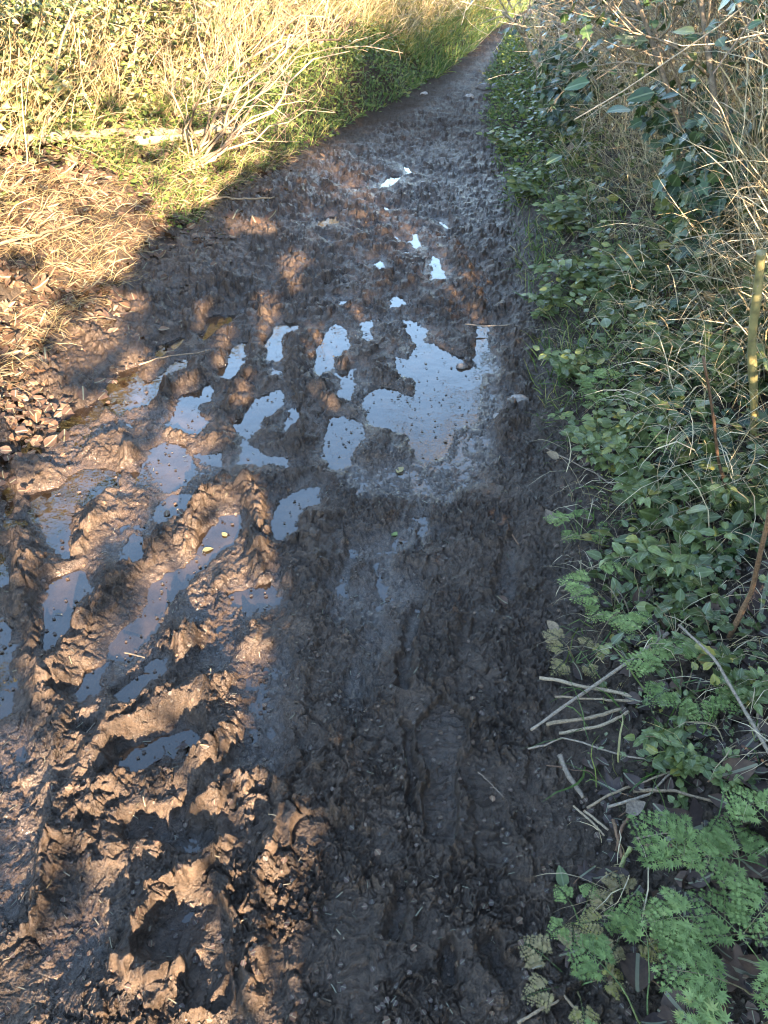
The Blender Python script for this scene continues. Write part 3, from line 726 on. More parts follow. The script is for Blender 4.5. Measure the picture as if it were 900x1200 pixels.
def rosette(px, py, n, L, up=.5, cx=(0,0), h=.05):
    """frond specs radiating from a root"""
    out = []
    for i in range(n):
        a = 2*math.pi*i/n+R.uniform(-.4,.4); d = np.array([math.cos(a)+cx[0], math.sin(a)+cx[1], up*R.uniform(.3,1)])
        l = L*R.uniform(.75,1.15); off = d*np.array([1,1,1])*l*.45; off[2] = h*R.uniform(.6,1.4); out.append((off, d*np.array([1,1,.5]), l))
    return out
pl = [ # label, pixel root, n fronds, length, rise, lean, height, material
 ('bright green cow parsley in the very bottom corner beside the mud, nearest the viewer', (760,1215), 5, .12, .4, (-.3,.35), .05, 0),
 ('largest cow parsley clump, feathery and bright green, at the right edge of the photo', (865,1095), 8, .135, .5, (-.3,.2), .06, 0),
 ('bright cow parsley cut off by the right edge below the largest clump', (925,1190), 6, .14, .5, (-.3,.2), .06, 0),
 ('pale tipped cow parsley behind the largest clump', (925,1035), 6, .12, .5, (-.4,0), .06, 0),
 ('yellowing half dead cow parsley between the two bright clumps', (730,1095), 6, .07, .5, (-.1,.1), .025, 1),
 ('withered tan cow parsley lying at the edge of the mud', (675,1155), 5, .07, .3, (-.1,0), .015, 1),
 ('small grey green cow parsley seedling beside the withered one', (680,1080), 5, .055, .5, (0,0), .02, 0),
 ('fine leaved cow parsley above the straw stalks', (800,815), 8, .085, .5, (-.1,0), .045, 0),
 ('dense cow parsley clump by the dark dead leaf halfway up the verge', (720,715), 8, .10, .5, (-.1,0), .04, 0),
 ('yellow green cow parsley left of the dark curled leaf', (675,775), 6, .065, .5, (0,0), .025, 1),
 ('cow parsley clump just right of the crossed dry stick', (775,755), 6, .07, .5, (0,0), .04, 0),
 ('low cow parsley at the mud edge under the nettles', (680,630), 6, .08, .4, (0,0), .03, 0),
 ('small feathery cow parsley among broad leaves beside the leaning stick', (795,530), 6, .10, .5, (-.1,-.1), .06, 0),
 ('farthest cow parsley clump on the verge beside the mud', (715,475), 6, .11, .5, (-.1,-.1), .06, 0),
]
for lb, (px, py), n, L, up, cx, h, dead in pl:
    parsley(lb, GP(px, py), rosette(px, py, n, L, up, cx, h), M_PARSD if dead else M_PARS)
# ---- broad leaved herbs on the right verge ------------------------------
def herb(name, label, base, n_st, H, sz, T, mat, group, lean=(-.3,-.2), per=8):
    base = np.array(base); th = thing(name, label, 'plant', tuple(base), group)
    D = np.stack([R.normal(lean[0],.45,n_st), R.normal(lean[1],.45,n_st), R.uniform(.5,1.1,n_st)], -1)
    P = rods(n_st, np.tile(base-[0,0,.01],(n_st,1))+R.normal(0,.02,(n_st,3))*[1,1,0], D, H*R.uniform(.6,1.1,n_st), 7, .08, .5)
    B = Batch(); B.tubes(P, np.linspace(.0022,.001,7)[None]*np.ones((n_st,1)), 4, cap=False); B.obj('stem', M_STALK, th)
    O=[];DD=[];S=[]
    for s_ in range(n_st):
        for j in range(per):
            t = .25+.75*j/(per-1); i = min(int(t*6),5); f = t*6-i; p = P[s_,i]*(1-f)+P[s_,i+1]*f; a = R.uniform(0,math.pi)
            for q in (0,math.pi):
                d = np.array([math.cos(a+q), math.sin(a+q), R.uniform(-.2,.35)]); O.append(p+d*.01); DD.append(d); S.append(sz*(1.1-.5*t)*R.uniform(.8,1.2))
    B = Batch(); B.inst(T, rot_axes(np.array(DD), R.normal(0,.3,(len(O),3))+[-.2,-.4,1]), np.array(O), sc=np.array(S)); B.obj('foliage', mat, th)
    return th
hb = [('nettle_plant','nettle with toothed leaves in the middle of the verge',(790,665),5,.22,.062,T_NETTLE),
 ('nettle_plant','nettle leaning over the mud beside the pale stone',(720,560),5,.22,.055,T_NETTLE),
 ('nettle_plant','nettle with yellow edged leaves under the leaning thin stick',(775,590),5,.24,.065,T_NETTLE),
 ('nettle_plant','small nettle at the foot of the thorny upright stem',(870,600),4,.2,.055,T_NETTLE),
 ('nettle_plant','nettle between the straw stalks and the long grey cane',(795,870),4,.12,.045,T_NETTLE),
 ('nettle_plant','nettle at the right edge above the big brown leaves',(870,800),4,.16,.045,T_NETTLE),
 ('broad_leaf_herb','broad leaved herb on the bank below the ivy bush',(800,420),6,.3,.075,T_OVATE),
 ('broad_leaf_herb','broad leaved herb at the mud edge level with the big blue puddle',(670,440),6,.24,.07,T_OVATE),
 ('broad_leaf_herb','broad leaved herb with one yellow leaf beside the mud',(690,520),6,.2,.06,T_OVATE),
 ('broad_leaf_herb','broad leaved herb between the two nearest nettles',(745,520),6,.24,.07,T_OVATE),
 ('broad_leaf_herb','tall light green herb under the bare hedge twigs',(690,330),7,.34,.085,T_OVATE),
 ('broad_leaf_herb','light green herb beside the tallest one, further up the lane',(665,270),7,.34,.085,T_OVATE),
 ('broad_leaf_herb','broad leaved herb right of the tallest one under dry grass',(735,345),7,.3,.08,T_OVATE),
 ('broad_leaf_herb','low spreading herb at the mud edge below the tall herbs',(645,365),6,.25,.07,T_OVATE),
 ('broad_leaf_herb','dull green herb at the lane edge where the verge narrows',(620,230),6,.3,.09,T_OVATE),
 ('broad_leaf_herb','farthest dull green herb at the lane edge',(600,180),6,.3,.10,T_OVATE),
 ('broad_leaf_herb','dark herb in the hollow behind the leaning thin stick',(855,470),6,.26,.06,T_OVATE),
 ('broad_leaf_herb','round leaved herb beside the tip of the grey cane',(860,905),4,.08,.03,T_ROUND),
 ('broad_leaf_herb','round leaved creeping herb next to the yellowing cow parsley',(800,905),4,.10,.03,T_ROUND),
]
for nm, lb, (px,py), ns, H, sz, T in hb:
    herb(nm, lb, GP(px,py), ns, H, sz*.88, T, M_HERBL, 'nettles on the right verge' if nm[0]=='n' else 'broad leaved herbs on the right verge')
# ------------------------------------------------------------------ hedge on the right
GR = 'hedge bushes along the right of the lane'
rb = [ # y, distance from mud edge, width along lane, depth, height, leaves, twigs, kind, label
 (1.15,1.45,1.1,.5,1.0,2600,300,'ivy','dark ivy clad bush at the right edge, nearest the viewer'),
 (2.1,1.35,1.1,.6,1.25,2600,400,'mix','bare twigged bush with dry stems behind the thorny upright stem'),
 (3.1,1.12,1.0,.6,1.7,5200,300,'ivy','glossy dark ivy bush with big pale blue leaves, right of the lane'),
 (4.1,1.20,1.2,.7,1.8,3600,900,'bare','tangled bare hawthorn bush just beyond the glossy ivy bush'),
 (5.2,1.25,1.2,.8,2.0,3200,900,'bare','bare grey twigged bush above the tall light green herbs'),
 (6.4,1.2,1.3,.9,2.1,3800,600,'mix','half leafy bush in the middle of the right hedge'),
 (7.7,1.0,1.4,.9,2.1,3600,400,'ivy','dark leafy ivy bush where the lane begins to bend'),
 (9.2,1.05,1.6,1.0,2.2,4000,500,'mix','brown twigged bush beside the pale forked dead branch'),
 (11,1.1,1.9,1.1,2.3,2400,500,'ivy','dark green bush beyond the pale forked dead branch'),
 (13.2,1.2,2.2,1.2,2.4,2000,500,'mix','brown bush at the bend of the lane on the right'),
 (16,1.3,2.8,1.4,2.5,2200,500,'mix','brown hazy bush past the bend of the lane on the right'),
 (19.5,1.6,3.4,1.8,2.6,2400,500,'mix','farthest brown bush on the right of the lane')]
for (y, d, w_, dp, h, lv, tw, kd, lb) in rb:
    mats = [M_BARK, M_PALE if kd != 'ivy' else M_STRAWTWIG, M_IVY]; tw = int(tw*1.8)
    hedge_bush('ivy_bush' if kd=='ivy' else 'hawthorn_bush', lb, 'bush', GR, (float(xr(y))+d, y), w_, dp, h, (-.12,-.05), lv, tw, mats, .05 if kd=='ivy' else .04, 9, T_IVY if kd!='mix' else T_OVATE, gmin=.0016)
for (x, y, lb) in [(2.75,3.2,'leafy dark bush behind the glossy ivy bush'),(3.0,5.0,'leafy dark bush behind the bare grey twigged bush'),(3.1,7.2,'leafy dark bush behind the middle of the right hedge'),(3.9,10,'leafy dark bush behind the brown twigged bush'),(5.0,13.5,'leafy dark bush behind the bend on the right')]:
    hedge_bush('holly_bush', lb, 'bush', GR, (x, y), 2.4, 1.0, 2.1, (-.1,0), 9000, 300, [M_BARK, M_TWIG, M_IVY], .055, 9, T_OVATE, gmin=.002)
def verge(side, n, y0, y1, d0, d1, pw=1.0):
    y = y0*(y1/y0)**(R.random(n)**pw); d = R.uniform(d0, d1, n)
    x = xr(y)+d if side > 0 else xl(y)-d
    return x, y, d
# ground cover leaves of the right verge
def cover(name, side, n, y0, y1, d0, d1, T, mat, sz, h, thr=-.1, seed=0, up=.2, grow_far=.0, fade=.25):
    x, y, d = verge(side, n, y0, y1, d0, d1)
    k = (fbm(x*2.6, y*2.2, 3, seed) > thr) & (R.random(n) < ss(d0, d0+fade, d+.06*fbm(x*5,y*5,2,seed+3))+.04)
    x, y = x[k], y[k]; m = len(x)
    P = np.stack([x, y, gz(x,y)+R.random(m)**1.3*h*(.4+.6*ss(d0, d0+.5, d[k]))+.004], -1)
    B = Batch(); B.inst(T, rot_axes(rand_dirs(m, up), R.normal(0,.38,(m,3))+[-.25*side,-.3,1]), P, sc=sz*R.uniform(.5,1.35,m)*(1+grow_far*np.maximum(0,y-4)))
    return tag(B.obj(name, mat), kind='stuff')
cover('ground_cover', 1, 7000, 1.2, 12, .05, 1.1, T_OVATE, M_HERB, .036, .16, -.02, 11, grow_far=.09)
cover('ground_cover', 1, 2600, 1.5, 8, .15, 1.25, T_OVATE, M_HERB, .062, .26, -.05, 14, grow_far=.05)
cover('ground_cover', 1, 3500, 1.0, 4, .1, 1.1, T_ROUND, M_HERB, .024, .11, .0, 12)
cover('ground_cover', 1, 5000, 1.2, 5, .25, 1.2, T_IVY2, M_IVY, .042, .14, -.1, 13)
cover('ground_cover', 1, 9000, .9, 6, .05, .9, T_SMALL, M_HERB, .014, .06, .0, 15)
cover('leaf_litter', 1, 2400, .3, 5, .04, 1.2, T_DEAD, M_DARKD, .04, .02, -.6, 17, 0)
cover('leaf_litter', 1, 4000, .3, 4, .0, 1.0, T_CHIP, M_DARKD, .016, .012, -.6, 18, 0)
cover('leaf_litter', 1, 1500, .3, 4, .0, 1.0, T_CHIP, M_STICKL, .007, .010, -.6, 18, 0)
cover('leaf_litter', 1, 260, .3, 3, .12, 1.2, T_MAPLE, M_DARKD, .07, .03, -.5, 19, 0)
# dry grass that hangs over the right bank, and fresh blades
def grass(name, side, n, y0, y1, d0, d1, L, mat, wd, thr, seed, lean, grav, zmax=0, kk=6):
    x, y, d = verge(side, n, y0, y1, d0, d1)
    k = fbm(x*1.9, y*1.6, 3, seed) > thr; x, y = x[k], y[k]; m = len(x)
    base = np.stack([x,y,gz(x,y)-.01+R.random(m)**1.5*zmax],-1)
    D = np.stack([R.normal(lean[0],.45,m), R.normal(lean[1],.45,m), R.uniform(.5,1.2,m)],-1)
    P = rods(m, base, D, L*R.uniform(.45,1.3,m), kk, .12, grav)
    P[:,:,2] = np.maximum(P[:,:,2], gz(P[:,:,0],P[:,:,1])+.004)
    W = wd*R.uniform(.6,1.4,m)[:,None]*np.array([.8,1,1,.9,.6,.12][:kk])[None]*(1+.06*np.maximum(0,y-4))[:,None]
    s_ = rand_dirs(m, 0); s_ /= np.linalg.norm(s_,axis=1,keepdims=True)
    B = Batch(); B.blades(P, W, s_); return tag(B.obj(name, mat), kind='stuff')
grass('dry_grass', 1, 4500, 2.2, 9, .7, 1.25, .42, M_STRAW, .002, .05, 23, (-.3,-.1), 1.3, .6)
grass('dry_stems', 1, 10500, 2.0, 16, .6, 1.5, .5, M_STRAW, .0019, -.15, 24, (-.25,0), .9, 1.1)
grass('dry_grass', 1, 2300, .6, 4, .06, 1.1, .15, M_STRAW, .0012, -.1, 25, (-.5,-.2), 1.8, .05)
grass('dry_grass', 1, 2600, 1.5, 6, .35, 1.2, .3, M_STRAW, .0014, -.15, 26, (-.6,-.2), 1.7, .25)
grass('green_grass', 1, 5000, 2.5, 22, .0, .6, .14, M_GRASS, .0022, -.2, 27, (-.3,-.1), .9)
grass('green_grass', 1, 900, .9, 4, .05, .9, .16, M_GRASS, .002, -.1, 29, (-.3,-.1), 1.2)
# ------------------------------------------------------------------ left bank
GL = 'hedge bushes along the left bank'
lbz = [ (2.6,1.1,1.2,.8,1.0,5000,300,'ivy','sunlit ivy bush on the left bank nearest the viewer'),
 (3.9,1.25,1.2,.8,1.0,8000,300,'ivy','pale sunlit ivy bush behind the fallen branch'),
 (5.2,1.35,1.4,.9,0.95,9000,500,'ivy','yellow green ivy bush in the top left corner of the photo'),
 (6.6,1.45,1.4,1.0,1.0,8000,900,'mix','sunlit thorn bush with dark gaps between its stems, above the fallen branch'),
 (7.9,1.6,1.5,1.0,1.15,8000,1000,'mix','sunlit straw coloured bush behind the many stemmed shrub'),
 (9.3,1.7,1.6,1.1,1.4,6000,900,'mix','sunlit bush above the mossy green hump of the bank'),
 (11,1.9,1.9,1.2,1.5,3500,700,'mix','sunlit bramble bush at the end of the near left bank'),
 (13.5,2.6,2.4,1.4,1.6,3000,500,'bare','dark stemmed bush in the dip between the two left banks'),
 (17,2.6,3,1.6,1.4,2500,500,'bare','bush behind the far grassy bank')]
for (y, d, w_, dp, h, lv, tw, kd, lb) in lbz:
    hedge_bush('ivy_bush' if kd=='ivy' else 'bramble_bush', lb, 'bush', GL, (float(xl(y))-d, y), w_, dp, h, (.25,-.1), lv, tw, [M_BARK, M_STRAWTWIG, M_IVYSUN], .042, 10, T_IVY2, gmin=.0022)
cover('ground_cover', -1, 9000, 3.0, 12, .55, 2.0, T_OVATE, M_IVYSUN, .04, .22, -.2, 33, grow_far=.06)
cover('ground_cover', -1, 8500, 4.8, 12.5, .0, .95, T_OVATE, M_MOSS, .03, .16, -.5, 35, grow_far=.08)
cover('ground_cover', 1, 7000, 5.5, 20, -.05, .7, T_OVATE, M_MOSS, .032, .10, -.4, 36, grow_far=.07)
cover('dry_leaves', 1, 16000, 1.8, 14, .55, 1.9, T_SMALL, M_STRAW, .022, 1.5, -.2, 38, grow_far=.08)
cover('leaf_litter', -1, 6000, 2.0, 7, -.5, 1.1, T_CHIP, M_DEAD, .035, .02, -.5, 38, 0, fade=.5)
cover('leaf_litter', -1, 2600, 2.0, 7, -.4, 1.1, T_DEAD, M_DEAD, .05, .02, -.35, 37, 0, fade=.5)
cover('leaf_litter', -1, 1500, 2.3, 6.5, -.2, 1.1, T_MAPLE, M_DEAD, .08, .025, -.5, 39, .0, fade=.35)
cover('leaf_litter', -1, 900, 2.3, 6.5, -.1, 1.1, T_MAPLE2, M_DEAD, .085, .035, -.5, 40, .1, fade=.35)
grass('dry_grass', -1, 11000, 3, 12, .75, 2.6, .5, M_STRAWL, .0024, -.2, 43, (.45,.1), .7, .5)
grass('dry_grass', -1, 7000, 2.3, 7, .1, 1.0, .24, M_STRAWL, .0016, -.2, 44, (1.2,-.6), .9, .02)
grass('green_grass', -1, 6000, 5, 12, .1, 1.0, .16, M_GRASS, .0026, -.4, 45, (.3,-.1), .9)
grass('dry_grass', -1, 12000, 12, 30, .5, 3.5, .42, M_STRAWL, .0032, -.7, 47, (.4,-.2), 1.0)
grass('green_grass', -1, 4500, 12, 30, .0, .5, .2, M_GRASS, .0034, -.6, 48, (.3,-.1), .8)
grass('golden_grass', -1, 9000, 11.5, 30, .3, 1.8, .25, M_GRASSL, .0034, -.6, 49, (.3,-.1), .8)

def debris(name, n, T, mat, sz, y0, y1, x0=None, x1=None, thr=-9, wet=False):
    y = y0*(y1/y0)**R.random(n); x = xl(y)-.3+(xr(y)-xl(y)+.4)*R.random(n)
    k = fbm(x*3, y*3, 3, 200) > thr; x = x[k]; y = y[k]
    z, m, D, S, _ = ground_z(x, y, True)
    z = np.maximum(z, .0045)+.002; m_ = len(x)
    e = .01; nx = -(ground_z(x+e, y)-ground_z(x-e, y))/(2*e); ny = -(ground_z(x, y+e)-ground_z(x, y-e))/(2*e)
    N = np.stack([nx, ny, np.ones(m_)],-1); N = np.where((z <= .007)[:,None], [0,0,1.], N); N /= np.linalg.norm(N,axis=1,keepdims=True)
    a = R.random(m_)*6.28; t = np.stack([np.cos(a), np.sin(a), np.zeros(m_)],-1); t -= N*(t*N).sum(1,keepdims=True)
    B = Batch(); B.inst(T, rot_axes(t, N+R.normal(0,.2,(m_,3))), np.stack([x,y,z],-1), sc=sz*R.uniform(.4,1.6,m_)); return tag(B.obj(name, mat), kind='stuff')
T_BIT = (np.array([(-.08,0,.02),(.08,0,.02),(.06,.5,.07),(-.06,.5,.07),(.05,1,.0),(-.05,1,.0)], float), [(0,1,2,3),(3,2,4,5)])
debris('leaf_crumbs', 5000, T_CHIP, M_DARKD, .008, .45, 8)
debris('leaf_crumbs', 900, T_CHIP, M_DEAD, .010, .45, 8)
debris('straw_bits', 70, T_BIT, M_STICKL, .016, .45, 7)
debris('straw_bits', 900, T_BIT, M_DARKD, .015, .45, 7)
debris('leaf_litter', 160, T_DEAD, M_DARKD, .024, .6, 9, thr=.05)
# ------------------------------------------------------------------ single traced things: sticks, stalks, dead leaves, stones
M_STICKG = bark_mat('grey_stick', [(0,(.13,.10,.075)),(1,(.24,.19,.14))], .75, 180, .6)
M_STICKP = bark_mat('pale_stalk', [(0,(.17,.12,.075)),(1,(.30,.23,.15))], .75, 220, .7)
M_STICKB = bark_mat('brown_stick', [(0,(.09,.05,.03)),(1,(.20,.115,.06))], .6, 180, .5)
M_STICKY = bark_mat('yellow_green_stalk', [(0,(.20,.20,.07)),(1,(.26,.27,.10))], .5, 180, .4)
M_THORNY = bark_mat('green_brown_cane', [(0,(.14,.12,.05)),(1,(.20,.17,.07))], .4, 40, .3, .5)
MS = {'g':M_STICKG,'p':M_STICKP,'b':M_STICKB,'y':M_STICKY}
def at_y(px, py, Y):
    v = (px-450)/F; u = (600-py)/F; d = np.array([v, cp+sp*u, -sp+cp*u]); t = Y/d[1]; return np.array([d[0]*t, Y, CAMH+d[2]*t])
def stick(label, pts, r0, r1, m, name='stick', lift=.012, wob=.012, cat='stick', group=None, P3=None):
    P = np.array([GP(*p, lift) for p in pts]) if P3 is None else np.array(P3)
    n = 14; s = np.linspace(0, len(P)-1, n); i = np.minimum(s.astype(int), len(P)-2); f = (s-i)[:,None]
    C = P[i]*(1-f)+P[i+1]*f; L = np.linalg.norm(C[-1]-C[0]); w = R.normal(0,1,(n,3)).cumsum(0); w -= w[0]+(w[-1]-w[0])*np.linspace(0,1,n)[:,None]
    C = C+w*wob*L*.12
    rad = np.linspace(r0, r1, n)*(1+R.normal(0,.08,n)); o = C[0].copy(); C = C-o
    B = Batch(); B.tubes(C[None], rad[None], 7)
    ob = B.obj(name, MS.get(m, M_STICKG) if isinstance(m, str) else m, None, tuple(o)); return tag(ob, label, cat, group)
stick('long grey dry stick crossing over the straw stalks at the mud edge', [(622,856),(700,800),(783,742)], .0035, .005, 'g', lift=.035)
stk = [
 ('thick pale straw stalk with a split end under the crossing grey stick', [(632,795),(690,808),(742,818)], .005,.0045,'p'),
 ('straight pale straw stalk just below the thick split one', [(650,819),(745,823)], .0028,.0028,'p'),
 ('pale flattened straw stalk, third down at the mud edge', [(640,850),(690,842),(728,832)], .0045,.004,'p'),
 ('pale bent straw stalk lowest of the four at the mud edge', [(655,860),(705,848),(736,836)], .004,.0035,'p'),
 ('short pale stalk under the herb leaves right of the straw stalks', [(762,863),(818,868)], .0045,.003,'p'),
 ('weathered grey wood chip lying along the mud edge', [(656,886),(668,912),(683,936)], .0065,.0045,'g'),
 ('pale twig reaching left from the bunch of dry twigs', [(688,947),(745,925),(790,905)], .003,.0022,'p'),
 ('long straw coloured twig lying level above the dark maple leaf', [(742,928),(790,930),(845,942)], .0042,.003,'p'),
 ('forked grey twig lying on the long level twig', [(712,946),(760,932),(795,900)], .0035,.002,'g'),
 ('small pale twig pointing down into the soil by the mud', [(672,945),(708,980)], .0026,.002,'p'),
 ('second small pale twig pointing down beside the first', [(684,952),(712,975)], .003,.0025,'p'),
 ('reddish brown stalk standing among the dry twigs', [(722,998),(730,968),(740,955)], .004,.003,'b'),
 ('brown peeling stalk crossing the reddish one', [(718,962),(728,1010)], .004,.003,'b'),
 ('yellow green broken stalk end above the yellowing cow parsley', [(719,1043),(727,1018),(738,996)], .0048,.0042,'y'),
 ('short orange brown stick left of the dark maple leaf', [(755,992),(792,994)], .0038,.003,'b'),
 ('thin twig lying from the green stalk towards the dark maple leaf', [(742,985),(790,978)], .002,.0015,'p'),
 ('pale twig leaning on the bottom edge of the photo', [(606,1200),(632,1186),(654,1174)], .0028,.002,'p'),
 ('pale twig hanging down beside the withered cow parsley', [(659,1167),(672,1184),(678,1206)], .0028,.002,'p'),
 ('upright pale stalk end near the right edge', [(886,858),(889,832),(893,806)], .0045,.004,'p'),
 ('thin dark root curving from the mud under the herbs', [(618,880),(660,868),(710,882),(790,902)], .0022,.0018,'g'),
 ('thin dark twig lying on the mud below the root', [(640,898),(690,905),(720,930)], .0015,.001,'b'),
 ('long thin grey bramble runner arching across the verge', [(640,525),(700,560),(760,590),(830,600)], .0025,.0018,'g'),
 ('pale thin runner crossing below the nettles', [(740,600),(820,590),(900,620)], .0024,.0018,'p'),
 ('thin pale runner looping over the dark gap in the verge', [(790,730),(830,716),(862,690),(900,665)], .0026,.002,'g'),
 ('thin twig across the mud edge near the pale stone', [(545,380),(600,384),(640,388)], .0035,.002,'g'),
 ('pale twig bridging two small puddles on the left', [(163,428),(200,418),(246,410)], .0035,.002,'p'),
 ('short pale twig lying by the sunlit mud ridge', [(146,766),(170,772)], .0022,.0015,'p'),
 ('fine twig standing in the wet mud at lower left', [(92,872),(110,850),(124,838)], .0016,.001,'g'),
 ('thin twig lying on the trodden mud in the middle right', [(560,905),(590,935)], .0014,.001,'g'),
 ('little twig in the middle of the footprints', [(498,1070),(540,1078)], .0014,.001,'g'),
 ('brown twig on the mud between the path edge and the boot print', [(600,628),(608,640)], .0028,.002,'b'),
]
for lb, pts, r0, r1, m in stk: stick(lb, pts, r0, r1, m, wob=.06)
# grey cane and brown stem, above the ground
c0 = GP(905,895,.06); c1_ = GP(838,775,.12); c2_ = GP(795,735,.10)
stick('long grey cane sloping down to the right edge past the ivy leaves', None, .0038, .003, 'g', name='cane', P3=[c0,c1_,c2_], cat='cane')
stick('brown woody stem rising to the right edge beside the big brown leaf', None, .0065, .005, 'b', name='cane', P3=[GP(853,750,.02), at_y(882,690,GP(853,750)[1]-.02), at_y(908,570,GP(853,750)[1]-.06)], cat='cane')
b0 = GP(856,596,.0); 
stick('thin leaning brown stick with a broken top in front of the dark herbs', None, .005, .0035, 'b', name='stick', P3=[b0, at_y(843,545,b0[1]-.02), at_y(838,500,b0[1]-.05), at_y(824,418,b0[1]-.08)])
# thorny upright stem
def thorny():
    b = GP(886,528,.0); th = thing('thorny_bramble', 'thick upright thorny stem, green and brown, cut off at the top, at the right edge', 'stem', tuple(b))
    Y = b[1]-.03; pts = np.array([b-[0,0,.02], at_y(884,470,Y), at_y(880,400,Y), at_y(888,340,Y), at_y(893,288,Y)])
    n = 24; s = np.linspace(0,4,n); i = np.minimum(s.astype(int),3); f = (s-i)[:,None]; C = pts[i]*(1-f)+pts[i+1]*f
    k = np.ones(5)/5; Cp = np.pad(C, ((2,2),(0,0)), 'edge'); C = np.stack([np.convolve(Cp[:,a],k,'valid') for a in range(3)],-1)
    r = .0115*(1+.08*np.sin(s*5)); B = Batch(); B.tubes(C[None], r[None], 12); B.obj('stem', M_THORNY, th)
    for q in range(9):
        j = R.integers(3,n-1); a = R.uniform(0,6.28); d = np.array([math.cos(a), math.sin(a)*.6, .1]); p = C[j]+d*.009
        T = Batch(); T.tubes(np.array([[p, p+d*.009, p+d*.017-[0,0,.004]]]), np.array([[.0035,.0017,.0003]]), 6); T.obj('thorn', M_STICKP, th)
thorny()
# dead leaves lying singly
def dead(label, px, py, size, T, mat, az, tilt=.2, lift=.02, roll=0.):
    p = GP(px, py, lift); a = math.radians(az); d = np.array([[math.cos(a), math.sin(a), tilt]])
    B = Batch(); M = rot_axes(d, np.array([[R.normal(0,.15)-.15,-.35,1.]]), np.array([roll])); v, f = T
    B.inst((v-np.array([0,.45,0]), f), M, np.zeros((1,3)), sc=np.array([size]))
    C = np.array([[[0,-.42,0],[0.02,-.62,.04],[.06,-.82,.02]]])@M[0].T*size
    o = B.obj('dead_leaf', mat, None, tuple(p)); S = Batch(); S.tubes(C, np.array([[.0012,.0012,.0016]]), 5); S.obj('leaf_stalk', M_STICKB, o, (0,0,0))
    return tag(o, label, 'leaf')
dl = [
 ('big dark purple brown maple leaf on the soil above the cow parsley', 812,975,.115,T_MAPLE,M_DARKD,200,.1),
 ('large folded dark brown leaf propped up at the right edge', 885,930,.10,T_DEAD,M_DARKD,260,.6),
 ('curled brown leaf lying against the folded dark one', 862,905,.075,T_DEAD,M_DEAD,10,.2),
 ('large brown leaf half hidden at the right edge by the woody stem', 893,705,.13,T_DEAD,M_DARKD,70,.7),
 ('small dark maple leaf left of the dry twigs', 713,925,.06,T_MAPLE,M_DARKD,150,.1),
 ('black curled leaf beside the yellow green cow parsley', 733,772,.065,T_MAPLE2,M_DARKD,120,.3),
 ('narrow black leaf standing behind the dense cow parsley', 748,702,.055,T_DEAD,M_DARKD,80,.8),
 ('grey leaf curled like a pebble on the dry twigs', 742,950,.045,T_DEAD,M_STICKG,20,.2),
 ('brown leaf with a pale edge between the two bright clumps of cow parsley', 820,1152,.07,T_DEAD,M_DEAD,60,.4),
 ('dark leaf under the yellowing cow parsley', 700,1110,.05,T_DEAD,M_DARKD,330,.1),
 ('dark green spotted leaf lying flat at the mud edge', 658,1030,.042,T_OVATE,M_HERB,95,.2),
 ('dark curled leaf at the mud edge below the spotted green one', 665,1118,.045,T_MAPLE2,M_DARKD,200,.2),
 ('brown maple leaf scrap beside the spotted green leaf', 688,1022,.045,T_MAPLE,M_DARKD,30,.2),
 ('pale grey dry leaf curled at the mud edge by the low cow parsley', 645,607,.055,T_DEAD,M_STICKG,120,.3),
 ('pale fallen leaf on the dark soil beside the mud, level with the nettles', 648,535,.05,T_DEAD,M_STICKP,160,.2),
 ('red brown leaf in the dark gap under the broad leaved herbs', 755,487,.07,T_DEAD,M_DEAD,20,.2),
 ('dark brown leaf at the bottom edge between the cow parsley clumps', 745,1145,.09,T_DEAD,M_DARKD,250,.3),
 ('bottom right dark leaf under the corner cow parsley', 800,1190,.09,T_MAPLE,M_DARKD,300,.2),
 ('thin pale leaf lying on the mud edge above the straw stalks', 648,735,.04,T_OVATE_N if False else T_DEAD,M_STICKP,130,.2),
]
for a in dl: dead(*a[:7], tilt=a[7])
for lb, px, py, sz, az in [('large upright tan leaf stuck on the left bank above the mud', 275,250,.13,80), ('tan leaf folded over beside the upright one', 300,262,.10,120),
    ('broad tan leaf lying under the upright ones', 268,275,.11,200), ('tan leaf at the end of the straight stick on the left bank', 318,255,.10,30),
    ('pale curled leaf at the left edge of the leaf litter', 12,400,.09,10), ('large tan leaf standing on the mud edge at upper left', 125,372,.12,240),
    ('big orange leaf hanging in the sunlit ivy at the left edge', 10,82,.22,300)]:
    dead(lb, px, py, sz, T_MAPLE if sz>.1 else T_DEAD, M_DEAD, az, .5, .05)
def float_leaf(label, px, py, size, mat, az):
    p = G(px, py, .0); p[2] = max(float(ground_z(np.array([p[0]]), np.array([p[1]]))[0]), .004)+.004; a = math.radians(az)
    B = Batch(); B.inst((T_OVATE[0]-[0,.5,0], T_OVATE[1]), rot_axes(np.array([[math.cos(a),math.sin(a),.05]])), np.zeros((1,3)), np.array([.6]), np.array([size])); return tag(B.obj('fallen_leaf', mat, None, tuple(p)), label, 'leaf')
float_leaf('small green leaf lying on the wet mud below the big puddle', 463,628,.032,M_PARS,200)
float_leaf('narrow yellow leaf in the slurry below the big puddle', 469,553,.045,M_PARSD,60)
float_leaf('yellowish leaf sunk in the puddle beside the rounded sunlit lump', 244,646,.035,M_PARSD,20)
float_leaf('small yellow leaf floating in the same puddle, further right', 263,628,.028,M_PARSD,130)
float_leaf('brown leaf in the small puddle beside the long mud ridge', 196,603,.035,M_DEAD,100)
